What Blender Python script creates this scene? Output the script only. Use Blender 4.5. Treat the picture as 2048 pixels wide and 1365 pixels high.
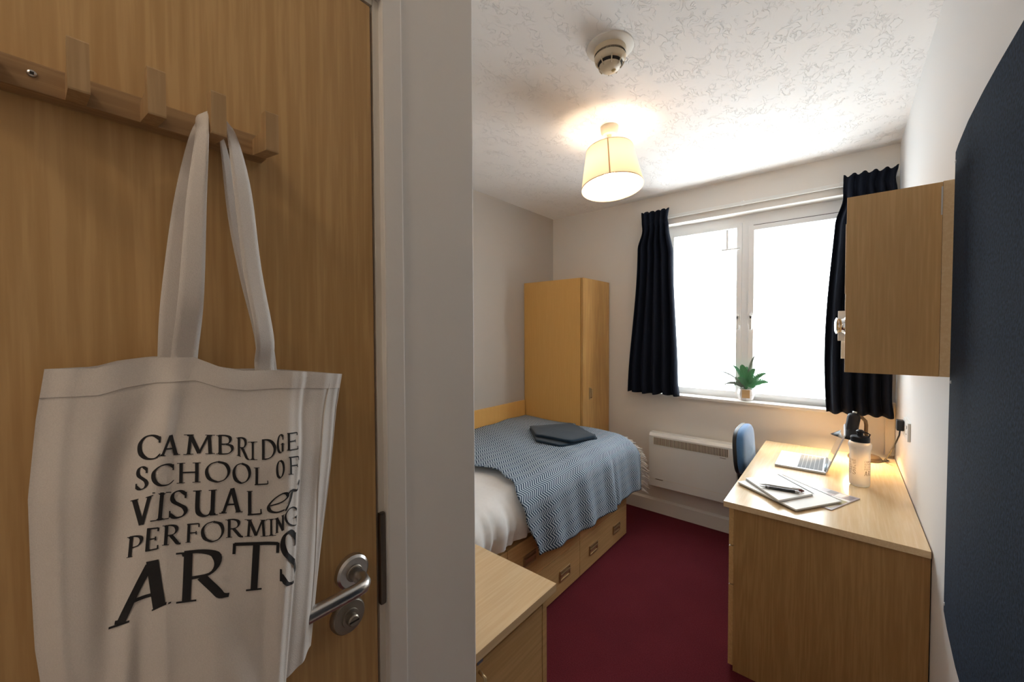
import bpy, bmesh, math, random
from mathutils import Vector, Matrix
random.seed(7)
for o in list(bpy.data.objects): bpy.data.objects.remove(o)
S = bpy.context.scene
C = S.collection
PI = math.pi
# ---------------------------------------------------------------- camera, light, exposure
CAM_H = 1.4646
cd = bpy.data.cameras.new('camera'); cam = bpy.data.objects.new('camera', cd); C.objects.link(cam)
yaw, pit, rol = math.radians(40.0123), math.radians(-1.4308), math.radians(-.2291)
F_ = Vector((-math.sin(yaw)*math.cos(pit), math.cos(yaw)*math.cos(pit), math.sin(pit)))
R_ = Vector((math.cos(yaw), math.sin(yaw), 0)); U_ = R_.cross(F_)
R2 = R_*math.cos(rol)+U_*math.sin(rol); U2 = -R_*math.sin(rol)+U_*math.cos(rol)
M = Matrix((R2, U2, -F_)).transposed().to_4x4(); M.translation = Vector((0, 0, CAM_H))
cam.matrix_world = M
cd.sensor_width = 36; cd.lens = 36*789.81/2048; cd.clip_start = .02
S.camera = cam
S.view_settings.view_transform = 'Standard'; S.view_settings.look = 'None'
S.view_settings.gamma = 1; S.view_settings.use_curve_mapping = False
S.view_settings.exposure = 1.42
try:
    S.cycles.max_bounces = 14; S.cycles.diffuse_bounces = 10; S.cycles.transmission_bounces = 8
except Exception: pass
W = bpy.data.worlds.new('world'); S.world = W; W.use_nodes = True
bg = W.node_tree.nodes['Background']
bg.inputs[0].default_value = (.93, .97, 1.0, 1); bg.inputs[1].default_value = 5.2
def area_light(name, loc, rot, sx, sy, power, col=(1,1,1), portal=False):
    l = bpy.data.lights.new(name, 'AREA'); l.shape = 'RECTANGLE'; l.size = sx; l.size_y = sy; l.energy = power; l.color = col
    if portal: l.cycles.is_portal = True
    o = bpy.data.objects.new(name, l); C.objects.link(o); o.location = loc; o.rotation_euler = rot
    return o
area_light('daylight_portal', (-.57, 3.36, 1.57), (PI/2, 0, PI), 1.35, 1.25, 1, portal=True)   # guides sampling of the sky through the window
SUNSKY = None
BULB_W = 44.0
DESK_LAMP_W = 24.0
LOBBY_FILL_W = 7.5
# ---------------------------------------------------------------- helpers
OFF = {}
def nodes(m):
    m.use_nodes = True; nt = m.node_tree; return nt, nt.nodes['Principled BSDF']
def mat(name, col, rough=.5, metal=0, bump=None, spec=.5, **kw):
    m = bpy.data.materials.new(name); nt, b = nodes(m)
    b.inputs['Base Color'].default_value = (*col, 1); b.inputs['Roughness'].default_value = rough
    b.inputs['Metallic'].default_value = metal; b.inputs['Specular IOR Level'].default_value = spec
    for k, v in kw.items(): b.inputs[k.replace('_', ' ')].default_value = v
    if bump:
        sc, st, ds = bump
        tc = nt.nodes.new('ShaderNodeTexCoord'); n = nt.nodes.new('ShaderNodeTexNoise'); n.inputs['Scale'].default_value = sc; n.inputs['Detail'].default_value = 4
        bp = nt.nodes.new('ShaderNodeBump'); bp.inputs['Strength'].default_value = st; bp.inputs['Distance'].default_value = ds
        nt.links.new(tc.outputs['Object'], n.inputs['Vector']); nt.links.new(n.outputs['Fac'], bp.inputs['Height']); nt.links.new(bp.outputs[0], b.inputs['Normal'])
    return m
def ramp(nt, fac, stops):
    r = nt.nodes.new('ShaderNodeValToRGB'); e = r.color_ramp.elements
    e[0].position, e[0].color = stops[0][0], (*stops[0][1], 1); e[1].position, e[1].color = stops[-1][0], (*stops[-1][1], 1)
    for p, c in stops[1:-1]: x = e.new(p); x.color = (*c, 1)
    nt.links.new(fac, r.inputs[0]); return r.outputs[0]
def wood(name, light, dark, axis='z', fine=55, rough=.45, cath=.35, seed=0):
    m = bpy.data.materials.new(name); nt, b = nodes(m); L = nt.links
    tc = nt.nodes.new('ShaderNodeTexCoord'); mp = nt.nodes.new('ShaderNodeMapping')
    s = {'x': (.045, 1, 1), 'y': (1, .045, 1), 'z': (1, 1, .045)}[axis]
    mp.inputs['Scale'].default_value = s; mp.inputs['Location'].default_value = (seed, seed*1.7, seed*.4); L.new(tc.outputs['Object'], mp.inputs['Vector'])
    n1 = nt.nodes.new('ShaderNodeTexNoise'); n1.inputs['Scale'].default_value = fine*3; n1.inputs['Detail'].default_value = 5; L.new(mp.outputs[0], n1.inputs['Vector'])
    n2 = nt.nodes.new('ShaderNodeTexNoise'); n2.inputs['Scale'].default_value = 9; n2.inputs['Detail'].default_value = 2; n2.inputs['Distortion'].default_value = .6; L.new(mp.outputs[0], n2.inputs['Vector'])
    mu = nt.nodes.new('ShaderNodeMath'); mu.operation = 'MULTIPLY'; mu.inputs[1].default_value = 14; L.new(n2.outputs['Fac'], mu.inputs[0])
    sn = nt.nodes.new('ShaderNodeMath'); sn.operation = 'PINGPONG'; sn.inputs[1].default_value = .5; L.new(mu.outputs[0], sn.inputs[0])
    m1 = nt.nodes.new('ShaderNodeMath'); m1.operation = 'MULTIPLY'; m1.inputs[1].default_value = 2*cath; L.new(sn.outputs[0], m1.inputs[0])
    m2 = nt.nodes.new('ShaderNodeMath'); m2.operation = 'MULTIPLY_ADD'; m2.inputs[1].default_value = 1-cath; L.new(n1.outputs['Fac'], m2.inputs[0]); L.new(m1.outputs[0], m2.inputs[2])
    c = ramp(nt, m2.outputs[0], [(.25, dark), (.5, tuple((a+b_*1.0)/2 for a, b_ in zip(light, dark))), (.62, light)])
    L.new(c, b.inputs['Base Color']); b.inputs['Roughness'].default_value = rough; b.inputs['Specular IOR Level'].default_value = .4
    bp = nt.nodes.new('ShaderNodeBump'); bp.inputs['Strength'].default_value = .15; bp.inputs['Distance'].default_value = .0006
    L.new(n1.outputs['Fac'], bp.inputs['Height']); L.new(bp.outputs[0], b.inputs['Normal'])
    return m
def tag(o, label=None, cat=None, group=None, kind=None):
    if label: o['label'] = label
    if cat: o['category'] = cat
    if group: o['group'] = group
    if kind: o['kind'] = kind
    return o
def thing(name, label, cat, loc, group=None):
    o = bpy.data.objects.new(name, None); o.empty_display_size = .05; C.objects.link(o); o.location = loc; OFF[o.name] = Vector(loc)
    return tag(o, label, cat, group)
def mesh(name, vs, fs, m, parent=None, smooth=False, uv=None):
    """link ONE mesh object; vertices are given in world metres, stored relative to the root thing (or to their own base)"""
    if parent is not None: off = OFF[parent.name]
    else:
        xs = [v[0] for v in vs]; ys = [v[1] for v in vs]; zs = [v[2] for v in vs]
        off = Vector(((min(xs)+max(xs))/2, (min(ys)+max(ys))/2, min(zs)))
    me = bpy.data.meshes.new(name); me.from_pydata([Vector(v)-off for v in vs], [], fs); me.materials.append(m)
    if uv:
        ul = me.uv_layers.new(name='uv')
        for lp in me.loops: ul.data[lp.index].uv = uv[lp.vertex_index]
    bm = bmesh.new(); bm.from_mesh(me); bmesh.ops.recalc_face_normals(bm, faces=bm.faces); bm.to_mesh(me); bm.free()
    if smooth:
        for p in me.polygons: p.use_smooth = True
    o = bpy.data.objects.new(name, me); C.objects.link(o)
    if parent is not None: o.parent = parent
    else: o.location = off
    OFF[o.name] = off
    return o
class MB:
    def __init__(s): s.v = []; s.f = []
    def add(s, vs, fs):
        n = len(s.v); s.v += [tuple(v) for v in vs]; s.f += [tuple(i+n for i in f) for f in fs]; return s
    def box(s, x0, x1, y0, y1, z0, z1, b=0, T=None):
        bm = bmesh.new(); bmesh.ops.create_cube(bm, size=1)
        for v in bm.verts: v.co = Vector(((x0+x1)/2+v.co.x*(x1-x0), (y0+y1)/2+v.co.y*(y1-y0), (z0+z1)/2+v.co.z*(z1-z0)))
        if b: bmesh.ops.bevel(bm, geom=list(bm.edges), offset=b, segments=2, affect='EDGES', profile=.7)
        bm.verts.index_update(); vs = [(T @ v.co if T else v.co.copy()) for v in bm.verts]; fs = [[v.index for v in f.verts] for f in bm.faces]; bm.free()
        return s.add(vs, fs)
    def prism(s, poly, h0, h1, axis='z', T=None):
        n = len(poly); vs = []
        for h in (h0, h1):
            for a, b in poly: vs.append({'z': (a, b, h), 'x': (h, a, b), 'y': (a, h, b)}[axis])
        if T: vs = [T @ Vector(v) for v in vs]
        fs = [tuple(range(n)), tuple(range(n, 2*n))]+[(i, (i+1) % n, n+(i+1) % n, n+i) for i in range(n)]
        return s.add(vs, fs)
    def lathe(s, prof, seg=32, T=None, cap=True):
        vs = []; fs = []
        for r, z in prof:
            for k in range(seg): a = 2*PI*k/seg; vs.append(Vector((r*math.cos(a), r*math.sin(a), z)))
        for i in range(len(prof)-1):
            for k in range(seg):
                k2 = (k+1) % seg; fs.append((i*seg+k, i*seg+k2, (i+1)*seg+k2, (i+1)*seg+k))
        if cap:
            if prof[0][0] > 1e-5: fs.append(tuple(range(seg)))
            if prof[-1][0] > 1e-5: fs.append(tuple((len(prof)-1)*seg+k for k in range(seg)))
        if T: vs = [T @ v for v in vs]
        return s.add(vs, fs)
    def tube(s, pts, r, seg=10, cap=True):
        pts = [Vector(p) for p in pts]; n = len(pts); rr = r if isinstance(r, (list, tuple)) else [r]*n
        vs = []; up = None
        for i, p in enumerate(pts):
            d = (pts[min(i+1, n-1)]-pts[max(i-1, 0)]).normalized()
            if up is None: up = d.orthogonal().normalized()
            up = (up-d*up.dot(d)).normalized(); sd = d.cross(up)
            for k in range(seg):
                a = 2*PI*k/seg; vs.append(p+(up*math.cos(a)+sd*math.sin(a))*rr[i])
        fs = [(i*seg+k, i*seg+(k+1) % seg, (i+1)*seg+(k+1) % seg, (i+1)*seg+k) for i in range(n-1) for k in range(seg)]
        if cap: fs += [tuple(range(seg)), tuple((n-1)*seg+k for k in range(seg))]
        return s.add(vs, fs)
    def grid(s, P, nu, nv):
        vs = [P(i/nu, j/nv) for j in range(nv+1) for i in range(nu+1)]
        fs = [(j*(nu+1)+i, j*(nu+1)+i+1, (j+1)*(nu+1)+i+1, (j+1)*(nu+1)+i) for j in range(nv) for i in range(nu)]
        return s.add(vs, fs)
    def build(s, name, m, parent=None, smooth=False, uv=None): return mesh(name, s.v, s.f, m, parent, smooth, uv)
def bx(name, x0, x1, y0, y1, z0, z1, m, parent=None, b=0): return MB().box(x0, x1, y0, y1, z0, z1, b).build(name, m, parent)
def arc(c, r, a0, a1, n, ax=(0, 1)):
    out = []
    for i in range(n+1):
        a = a0+(a1-a0)*i/n; p = list(c); p[ax[0]] += r*math.cos(a); p[ax[1]] += r*math.sin(a); out.append(p)
    return out
def auto(o, ang=35):
    me = o.data
    for p in me.polygons: p.use_smooth = True
    try: me.set_sharp_from_angle(angle=math.radians(ang))
    except Exception: pass
    return o
def st(o): return tag(o, kind='structure')
def TR(loc, rx=0, ry=0, rz=0): return Matrix.Translation(loc) @ Matrix.Rotation(rz, 4, 'Z') @ Matrix.Rotation(ry, 4, 'Y') @ Matrix.Rotation(rx, 4, 'X')
def axis_T(loc, d):                                   # local z turned onto d
    return Matrix.Translation(loc) @ Vector(d).to_track_quat('Z', 'Y').to_matrix().to_4x4()
# ---------------------------------------------------------------- materials
wallp = mat('wall_paint', (.78, .745, .70), .75, bump=(60, .12, .002))
wallw = mat('white_emulsion', (.72, .715, .71), .7, bump=(60, .12, .002))
lobbyp = mat('lobby_paint', (.74, .70, .66), .7, bump=(60, .1, .002))
gloss = mat('white_gloss_paint', (.78, .76, .73), .35, bump=(14, .05, .002))
frame_m = mat('cream_frame_paint', (.66, .61, .54), .45, bump=(20, .08, .002))
upvc = mat('white_plastic_frame', (.90, .91, .92), .3)
oak = wood('oak_laminate', (.60, .35, .12), (.50, .27, .085), 'z', 40, .42, .3)
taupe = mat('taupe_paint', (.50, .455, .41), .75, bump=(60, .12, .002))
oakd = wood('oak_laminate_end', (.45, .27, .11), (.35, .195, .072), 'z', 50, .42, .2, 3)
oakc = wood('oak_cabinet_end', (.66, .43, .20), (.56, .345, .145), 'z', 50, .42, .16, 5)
creamd = mat('aged_cream_plastic', (.64, .52, .36), .4)
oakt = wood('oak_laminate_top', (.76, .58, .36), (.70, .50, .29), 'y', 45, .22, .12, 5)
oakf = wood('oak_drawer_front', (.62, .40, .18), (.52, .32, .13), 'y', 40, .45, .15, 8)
plainw = wood('beech_side', (.76, .44, .135), (.73, .41, .12), 'z', 40, .4, .1, 4)
doorw = wood('door_veneer', (.56, .35, .15), (.43, .25, .095), 'z', 42, .42, .07, 11)
pegw = wood('peg_wood', (.46, .30, .15), (.36, .22, .10), 'z', 60, .55, .15, 2)
railw = wood('rail_wood', (.40, .245, .115), (.28, .16, .07), 'y', 60, .55, .2, 6)
steel = mat('satin_steel', (.62, .60, .58), .28, 1)
bronze = mat('dark_bronze', (.20, .17, .14), .4, 1)
dull = mat('dull_steel', (.36, .32, .27), .42, .9)
brass = mat('bronze_pull', (.50, .36, .20), .38, .7)
black = mat('black_gloss_plastic', (.008, .008, .010), .4, spec=.25)
blackm = mat('black_rubber', (.015, .015, .017), .5)
dark = mat('dark_gap', (.02, .015, .012), .8)
white = mat('white_plastic', (.80, .80, .78), .35)
paper = mat('white_paper', (.80, .80, .78), .6)
cream = mat('cream_plastic', (.74, .66, .53), .4)
chrome = mat('chrome', (.8, .82, .85), .08, 1)
alu = mat('silver_aluminium', (.56, .57, .59), .5, .3)
alu2 = mat('worn_steel', (.55, .55, .56), .3, 1)
ink = mat('black_print', (.012, .010, .011), .8)
def carpet():
    m = bpy.data.materials.new('carpet'); nt, b = nodes(m); L = nt.links
    tc = nt.nodes.new('ShaderNodeTexCoord'); n = nt.nodes.new('ShaderNodeTexNoise'); n.inputs['Scale'].default_value = 220; n.inputs['Detail'].default_value = 3
    n2 = nt.nodes.new('ShaderNodeTexNoise'); n2.inputs['Scale'].default_value = 3
    L.new(tc.outputs['Object'], n.inputs['Vector']); L.new(tc.outputs['Object'], n2.inputs['Vector'])
    mx = nt.nodes.new('ShaderNodeMath'); mx.operation = 'MULTIPLY_ADD'; mx.inputs[1].default_value = .35; L.new(n2.outputs['Fac'], mx.inputs[0]); L.new(n.outputs['Fac'], mx.inputs[2])
    L.new(ramp(nt, mx.outputs[0], [(.4, (.075, .009, .014)), (.9, (.13, .018, .026))]), b.inputs['Base Color']); b.inputs['Roughness'].default_value = .95; b.inputs['Specular IOR Level'].default_value = .1
    bp = nt.nodes.new('ShaderNodeBump'); bp.inputs['Strength'].default_value = .7; bp.inputs['Distance'].default_value = .003; L.new(n.outputs['Fac'], bp.inputs['Height']); L.new(bp.outputs[0], b.inputs['Normal'])
    return m
def artex():
    m = bpy.data.materials.new('textured_ceiling'); nt, b = nodes(m); L = nt.links
    tc = nt.nodes.new('ShaderNodeTexCoord'); mp = nt.nodes.new('ShaderNodeMapping'); mp.inputs['Scale'].default_value = (1.5, 1, 1); mp.inputs['Rotation'].default_value = (0, 0, .45)
    L.new(tc.outputs['Object'], mp.inputs[0])
    n = nt.nodes.new('ShaderNodeTexNoise'); n.inputs['Scale'].default_value = 21; n.inputs['Detail'].default_value = 4; n.inputs['Distortion'].default_value = 1.0
    n2 = nt.nodes.new('ShaderNodeTexNoise'); n2.inputs['Scale'].default_value = 9; n2.inputs['Detail'].default_value = 2
    L.new(mp.outputs[0], n.inputs['Vector']); L.new(mp.outputs[0], n2.inputs['Vector'])
    a = nt.nodes.new('ShaderNodeMath'); a.operation = 'SUBTRACT'; a.inputs[1].default_value = .5; L.new(n.outputs['Fac'], a.inputs[0])
    c = nt.nodes.new('ShaderNodeMath'); c.operation = 'ABSOLUTE'; L.new(a.outputs[0], c.inputs[0])
    r = nt.nodes.new('ShaderNodeMapRange'); r.inputs[1].default_value = 0; r.inputs[2].default_value = .026; r.inputs[3].default_value = 1; r.inputs[4].default_value = 0; L.new(c.outputs[0], r.inputs[0])
    k = nt.nodes.new('ShaderNodeMapRange'); k.inputs[1].default_value = .45; k.inputs[2].default_value = .57; L.new(n2.outputs['Fac'], k.inputs[0])
    x = nt.nodes.new('ShaderNodeMath'); x.operation = 'MULTIPLY'; L.new(r.outputs[0], x.inputs[0]); L.new(k.outputs[0], x.inputs[1])
    bp = nt.nodes.new('ShaderNodeBump'); bp.inputs['Strength'].default_value = .6; bp.inputs['Distance'].default_value = .0050; L.new(x.outputs[0], bp.inputs['Height']); L.new(bp.outputs[0], b.inputs['Normal'])
    b.inputs['Base Color'].default_value = (.87, .845, .825, 1); b.inputs['Roughness'].default_value = .8
    return m
def cloth(name, col, sc=350, st_=.5, rough=.85, var=.12, sheen=.2):
    m = bpy.data.materials.new(name); nt, b = nodes(m); L = nt.links
    tc = nt.nodes.new('ShaderNodeTexCoord'); n = nt.nodes.new('ShaderNodeTexNoise'); n.inputs['Scale'].default_value = sc; n.inputs['Detail'].default_value = 3; L.new(tc.outputs['Object'], n.inputs['Vector'])
    L.new(ramp(nt, n.outputs['Fac'], [(.3, tuple(c*(1-var) for c in col)), (.7, tuple(min(1, c*(1+var)) for c in col))]), b.inputs['Base Color'])
    b.inputs['Roughness'].default_value = rough; b.inputs['Specular IOR Level'].default_value = .15; b.inputs['Sheen Weight'].default_value = sheen
    bp = nt.nodes.new('ShaderNodeBump'); bp.inputs['Strength'].default_value = st_; bp.inputs['Distance'].default_value = .001; L.new(n.outputs['Fac'], bp.inputs['Height']); L.new(bp.outputs[0], b.inputs['Normal'])
    return m
def herring():
    m = bpy.data.materials.new('chevron_weave'); nt, b = nodes(m); L = nt.links
    uv = nt.nodes.new('ShaderNodeUVMap'); uv.uv_map = 'uv'; sp = nt.nodes.new('ShaderNodeSeparateXYZ'); L.new(uv.outputs[0], sp.inputs[0])
    def mth(op, a, v=None, v2=None):
        n = nt.nodes.new('ShaderNodeMath'); n.operation = op
        for i, x in enumerate((a, v, v2)):
            if x is None: continue
            if isinstance(x, (int, float)): n.inputs[i].default_value = x
            else: L.new(x, n.inputs[i])
        return n.outputs[0]
    tri = mth('PINGPONG', sp.outputs['X'], .027)                   # rows along the blanket, 21 mm half period
    s = mth('MULTIPLY_ADD', tri, 1.0, sp.outputs['Y'])
    fr = mth('PINGPONG', s, .0088)
    fac = mth('GREATER_THAN', fr, .0042)
    mx = nt.nodes.new('ShaderNodeMix'); mx.data_type = 'RGBA'; L.new(fac, mx.inputs['Factor'])
    mx.inputs['A'].default_value = (.028, .055, .10, 1); mx.inputs['B'].default_value = (.46, .54, .62, 1); L.new(mx.outputs['Result'], b.inputs['Base Color'])
    b.inputs['Roughness'].default_value = .9; b.inputs['Specular IOR Level'].default_value = .1
    bp = nt.nodes.new('ShaderNodeBump'); bp.inputs['Strength'].default_value = .4; bp.inputs['Distance'].default_value = .002; L.new(fr, bp.inputs['Height']); L.new(bp.outputs[0], b.inputs['Normal'])
    return m
def translucent(name, col, w=.5, col2=None):
    m = bpy.data.materials.new(name); m.use_nodes = True; nt = m.node_tree; nt.nodes.clear(); L = nt.links
    o = nt.nodes.new('ShaderNodeOutputMaterial'); d = nt.nodes.new('ShaderNodeBsdfDiffuse'); t = nt.nodes.new('ShaderNodeBsdfTranslucent'); x = nt.nodes.new('ShaderNodeMixShader')
    d.inputs[0].default_value = (*col, 1); t.inputs[0].default_value = (*(col2 or col), 1); x.inputs[0].default_value = w
    L.new(d.outputs[0], x.inputs[1]); L.new(t.outputs[0], x.inputs[2]); L.new(x.outputs[0], o.inputs[0]); return m
def emit(name, col, s):
    m = bpy.data.materials.new(name); m.use_nodes = True; nt = m.node_tree; nt.nodes.clear()
    o = nt.nodes.new('ShaderNodeOutputMaterial'); e = nt.nodes.new('ShaderNodeEmission'); e.inputs[0].default_value = (*col, 1); e.inputs[1].default_value = s; nt.links.new(e.outputs[0], o.inputs[0]); return m
def glassm():
    m = bpy.data.materials.new('window_glass'); m.use_nodes = True; nt = m.node_tree; nt.nodes.clear(); L = nt.links
    o = nt.nodes.new('ShaderNodeOutputMaterial'); g = nt.nodes.new('ShaderNodeBsdfGlossy'); t = nt.nodes.new('ShaderNodeBsdfTransparent'); x = nt.nodes.new('ShaderNodeMixShader')
    g.inputs['Roughness'].default_value = .02; x.inputs[0].default_value = .05; t.inputs[0].default_value = (.96, .98, .98, 1)
    L.new(t.outputs[0], x.inputs[1]); L.new(g.outputs[0], x.inputs[2]); L.new(x.outputs[0], o.inputs[0]); return m
carpet_m, artex_m, glass_m, herring_m = carpet(), artex(), glassm(), herring()
felt = cloth('navy_felt', (.009, .020, .042), 160, .8, .95, .6, 0)
curtain_m = cloth('black_curtain', (.009, .012, .022), 300, .3, .9, .25, 0)
canvas = cloth('natural_canvas', (.66, .60, .55), 900, .35, .9, .05)
towel_m = cloth('navy_towel', (.012, .028, .048), 260, .9, .95, .4)
duvet_m = cloth('white_duvet', (.80, .80, .80), 60, .08, .8, .02)
bluef = cloth('blue_chair_fabric', (.065, .165, .34), 500, .4, .9, .3, .4)
fringe_m = cloth('cream_fringe', (.72, .68, .63), 400, .4)
# ---------------------------------------------------------------- the room
XL, XR, YW, ZC, XD = -2.14, .2346, 3.166, 2.528, -.582
Y0 = -1.05
st(bx('floor', XL, XR, Y0, YW, -.05, 0, carpet_m))
st(bx('ceiling', XL-.1, XR+.1, Y0-.1, YW+.26, ZC, ZC+.06, artex_m))
st(bx('wall_right', XR, XR+.12, Y0-.1, YW+.26, 0, ZC, wallw))
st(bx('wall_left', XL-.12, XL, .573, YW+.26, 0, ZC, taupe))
st(bx('wall_back', XD-.1, XR, Y0-.1, Y0, 0, ZC, lobbyp))
WX0, WX1, WZ0, WZ1 = -1.13, .09, .945, 2.292
w = MB(); w.box(XL, WX0, YW, YW+.26, 0, ZC); w.box(WX1, XR, YW, YW+.26, 0, ZC); w.box(WX0, WX1, YW, YW+.26, 0, WZ0); w.box(WX0, WX1, YW, YW+.26, WZ1, ZC)
st(w.build('wall_window', wallp))
w = MB(); w.prism([(XL, .573), (XL, .473), (XD-.1, .473), (XD-.1, .3635), (XD, .3635), (XD, .5695), (XD-.001, .572), (XD-.0035, .573)], 0, ZC); st(w.build('wall_partition', lobbyp))
w = MB(); w.box(XD-.1, XD, Y0, -.464, 0, ZC); w.box(XD-.1, XD, -.464, .3635, 1.997, ZC)
st(w.build('wall_lobby', lobbyp))
# window: sill, frame, mullion, two casements with their panes
t = st(thing('window_1', None, None, (-.52, 3.3, WZ0)))
w = MB(); w.box(WX0-.02, WX1+.02, 3.142, 3.29, WZ0, .966, .006); w.build('window_sill', gloss, t)
fr = MB(); Ya, Yb = 3.275, 3.345
fr.box(WX0, WX0+.05, Ya, Yb, .966, WZ1); fr.box(WX1-.05, WX1, Ya, Yb, .966, WZ1); fr.box(WX0+.05, WX1-.05, Ya, Yb, WZ1-.05, WZ1); fr.box(WX0+.05, WX1-.05, Ya, Yb, .966, .990)
fr.box(-.525, WX1-.05, Ya, Yb, 2.209, WZ1-.05); fr.box(-.569, -.525, Ya, Yb, .990, WZ1-.05); fr.build('window_frame', upvc, t)
for a, b, zt, dep in ((WX0+.0505, -.5695, 2.2415, 0), (-.5245, WX1-.0505, 2.205, -.018)):
    s = MB(); k = .034; y0, y1 = Ya-.012+dep, Yb-.01
    zb = .9905; s.box(a, a+k, y0, y1, zb, zt, .003); s.box(b-k, b, y0, y1, zb, zt, .003); s.box(a+k-.003, b-k+.003, y0+.0015, y1-.0015, zt-k, zt-.0005); s.box(a+k-.003, b-k+.003, y0+.0015, y1-.0015, zb+.0005, zb+.026)
    sa = s.build('casement', upvc, t)
    bx('pane', a+k-.003, b-k+.003, Ya+.02, Ya+.026, 1.012, zt-k+.003, glass_m, sa)
    hx = a+.02 if dep else b-.02
    h = MB(); h.box(hx-.012, hx+.012, y0-.01, y0, 1.50, 1.58, .003); h.box(hx-.008, hx+.008, y0-.03, y0-.016, 1.47, 1.57, .004); h.box(hx-.008, hx+.008, y0-.03, y0-.005, 1.545, 1.565, .002); h.build('window_handle', white, sa)
bx('vent_seal', -.50, .03, Ya-.006, Ya-.001, 2.207, 2.213, dark, t)
hb = MB(); hb.box(-.67, -.655, 3.245, 3.262, 2.06, 2.20, .003); hb.box(-.70, -.58, 3.245, 3.258, 2.05, 2.062, .003); hb.build('window_stay', upvc, t)
# skirting and trims
w = MB(); w.prism([(YW, 0), (YW, .112), (YW-.006, .112), (YW-.017, .098), (YW-.017, 0)], -1.553, XR, 'x'); st(w.build('baseboard_window', gloss))
w = MB(); w.box(XR-.015, XR, -.9, 1.84, 0, .11, .003); st(w.build('baseboard_right', gloss))
# door on the left with its frame
t = st(thing('door_1', None, None, (XD-.02, -.05, 0)))
bx('door_leaf', XD-.044, XD-.001, -.450, .3465, .006, 1.981, doorw, t, .0015)
w = MB(); w.box(XD-.09, XD-.002, .3515, .363, 0, 1.997, .001); w.box(XD-.09, XD-.002, -.465, -.454, 0, 1.997, .001); w.box(XD-.09, XD-.002, -.4535, .351, 1.986, 1.9965, .001); w.build('door_lining', frame_m, t)
w = MB(); w.box(XD-.088, XD-.047, .333, .3512, 0, 1.985); w.box(XD-.088, XD-.047, -.4535, -.436, 0, 1.985); w.box(XD-.088, XD-.047, -.4355, .3325, 1.966, 1.9855); w.build('door_stop', frame_m, t)
w = MB(); w.box(XD-.004, XD+.010, .3615, .398, 0, 2.034, .003); w.box(XD-.004, XD+.010, -.500, -.464, 0, 2.034, .003); w.box(XD-.0045, XD+.0095, -.4635, .361, 1.997, 2.034, .003); w.build('architrave', lobbyp, t)
# lever handle
r = MB(); r.lathe([(0, .009), (.022, .009), (.0255, .006), (.0262, 0), (.0262, -.001)], 40, axis_T((XD, .302, 1.093), (1, 0, 0))); hr = auto(r.build('handle_rose', steel, t))
r = MB(); r.lathe([(.0125, .0), (.0125, .011), (.0115, .012)], 28, axis_T((XD, .302, 1.093), (1, 0, 0))); auto(r.build('handle_collar', dull, hr))
pts = [(XD+.008, .302, 1.093), (XD+.030, .302, 1.093), (XD+.043, .2995, 1.093), (XD+.050, .293, 1.093), (XD+.052, .283, 1.093), (XD+.052, .26, 1.093), (XD+.052, .20, 1.093), (XD+.052, .178, 1.093)]
r = MB(); r.tube(pts, .0095, 20); r.build('lever', steel, hr, True)
r = MB(); r.lathe([(0, .011), (.012, .011), (.024, .009), (.0262, .006), (.0268, 0), (.0268, -.001)], 40, axis_T((XD, .294, 1.028), (1, 0, 0))); tr_ = auto(r.build('thumbturn_rose', dull, t))
r = MB(); r.lathe([(.014, .010), (.013, .013), (.009, .0135)], 28, axis_T((XD, .294, 1.028), (1, 0, 0))); r.lathe([(.0085, .01), (.0085, .021), (.007, .023), (0, .023)], 24, axis_T((XD, .294, 1.028), (1, 0, 0)))
auto(r.build('thumbturn', dull, tr_)); bx('slot', XD+.0225, XD+.0235, .2865, .3015, 1.0268, 1.0292, dark, tr_)
w = MB(); w.box(XD-.006, XD+.0045, .3505, .3605, 1.012, 1.166, .0035); w.build('strike_plate', bronze, t)
# coat rail
t = thing('coat_rail', 'wooden peg rail with upright square pegs screwed across the veneered door', 'coat rack', (XD, .077, 1.683))
w = MB(); w.box(XD, XD+.020, -.045, .188, 1.683, 1.709, .0015); w.build('rail', railw, t)
for y in (-.027, .0260, .0775, .1275, .1793):
    p = MB(); p.prism([(XD+.019, 1.6835), (XD+.0655, 1.6765), (XD+.066, 1.678), (XD+.066, 1.7205), (XD+.065, 1.722), (XD+.0525, 1.7225), (XD+.0515, 1.721), (XD+.0515, 1.703), (XD+.019, 1.702)], y-.0068, y+.0068, 'y')
    p.v = [(a, y_, z) for a, y_, z in p.v]; p.build('peg', pegw, t)
for y, z in ((-.0005, 1.698), (.1535, 1.694)):
    r = MB(); r.lathe([(0, .0008), (.0028, .0012), (.0032, 0)], 16, axis_T((XD+.0202, y, z), (1, 0, 0))); sc = r.build('screw', steel, t, True)
    bx('screw_slot', XD+.0212, XD+.0216, y-.0013, y+.0013, z-.0013, z+.0013, dark, sc)
# ---------------------------------------------------------------- tote bag
def itp(t, P):
    if t <= P[0][0]: return P[0][1]
    for (a, u), (b, v) in zip(P, P[1:]):
        if t <= b:
            s = (t-a)/(b-a); s = s*s*(3-2*s); return u+(v-u)*s
    return P[-1][1]
def lin(t, P):
    if t <= P[0][0]: return P[0][1]
    for (a, u), (b, v) in zip(P, P[1:]):
        if t <= b: return u+(v-u)*(t-a)/(b-a)
    return P[-1][1]
BAG_L = [(.96,.012),(1.05,0.0),(1.18,-.010),(1.25,-.011),(1.317,-.011),(1.387,-.005),(1.432,.001)]     # left edge y by height
BAG_R = [(1.0,.215),(1.051,.228),(1.18,.245),(1.278,.259),(1.357,.268),(1.404,.277)]       # right edge y by height
BAG_T = [(.001,1.432),(.033,1.431),(.05,1.436),(.075,1.439),(.105,1.438),(.127,1.426),(.15,1.420),(.184,1.418),(.277,1.404)]
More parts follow.
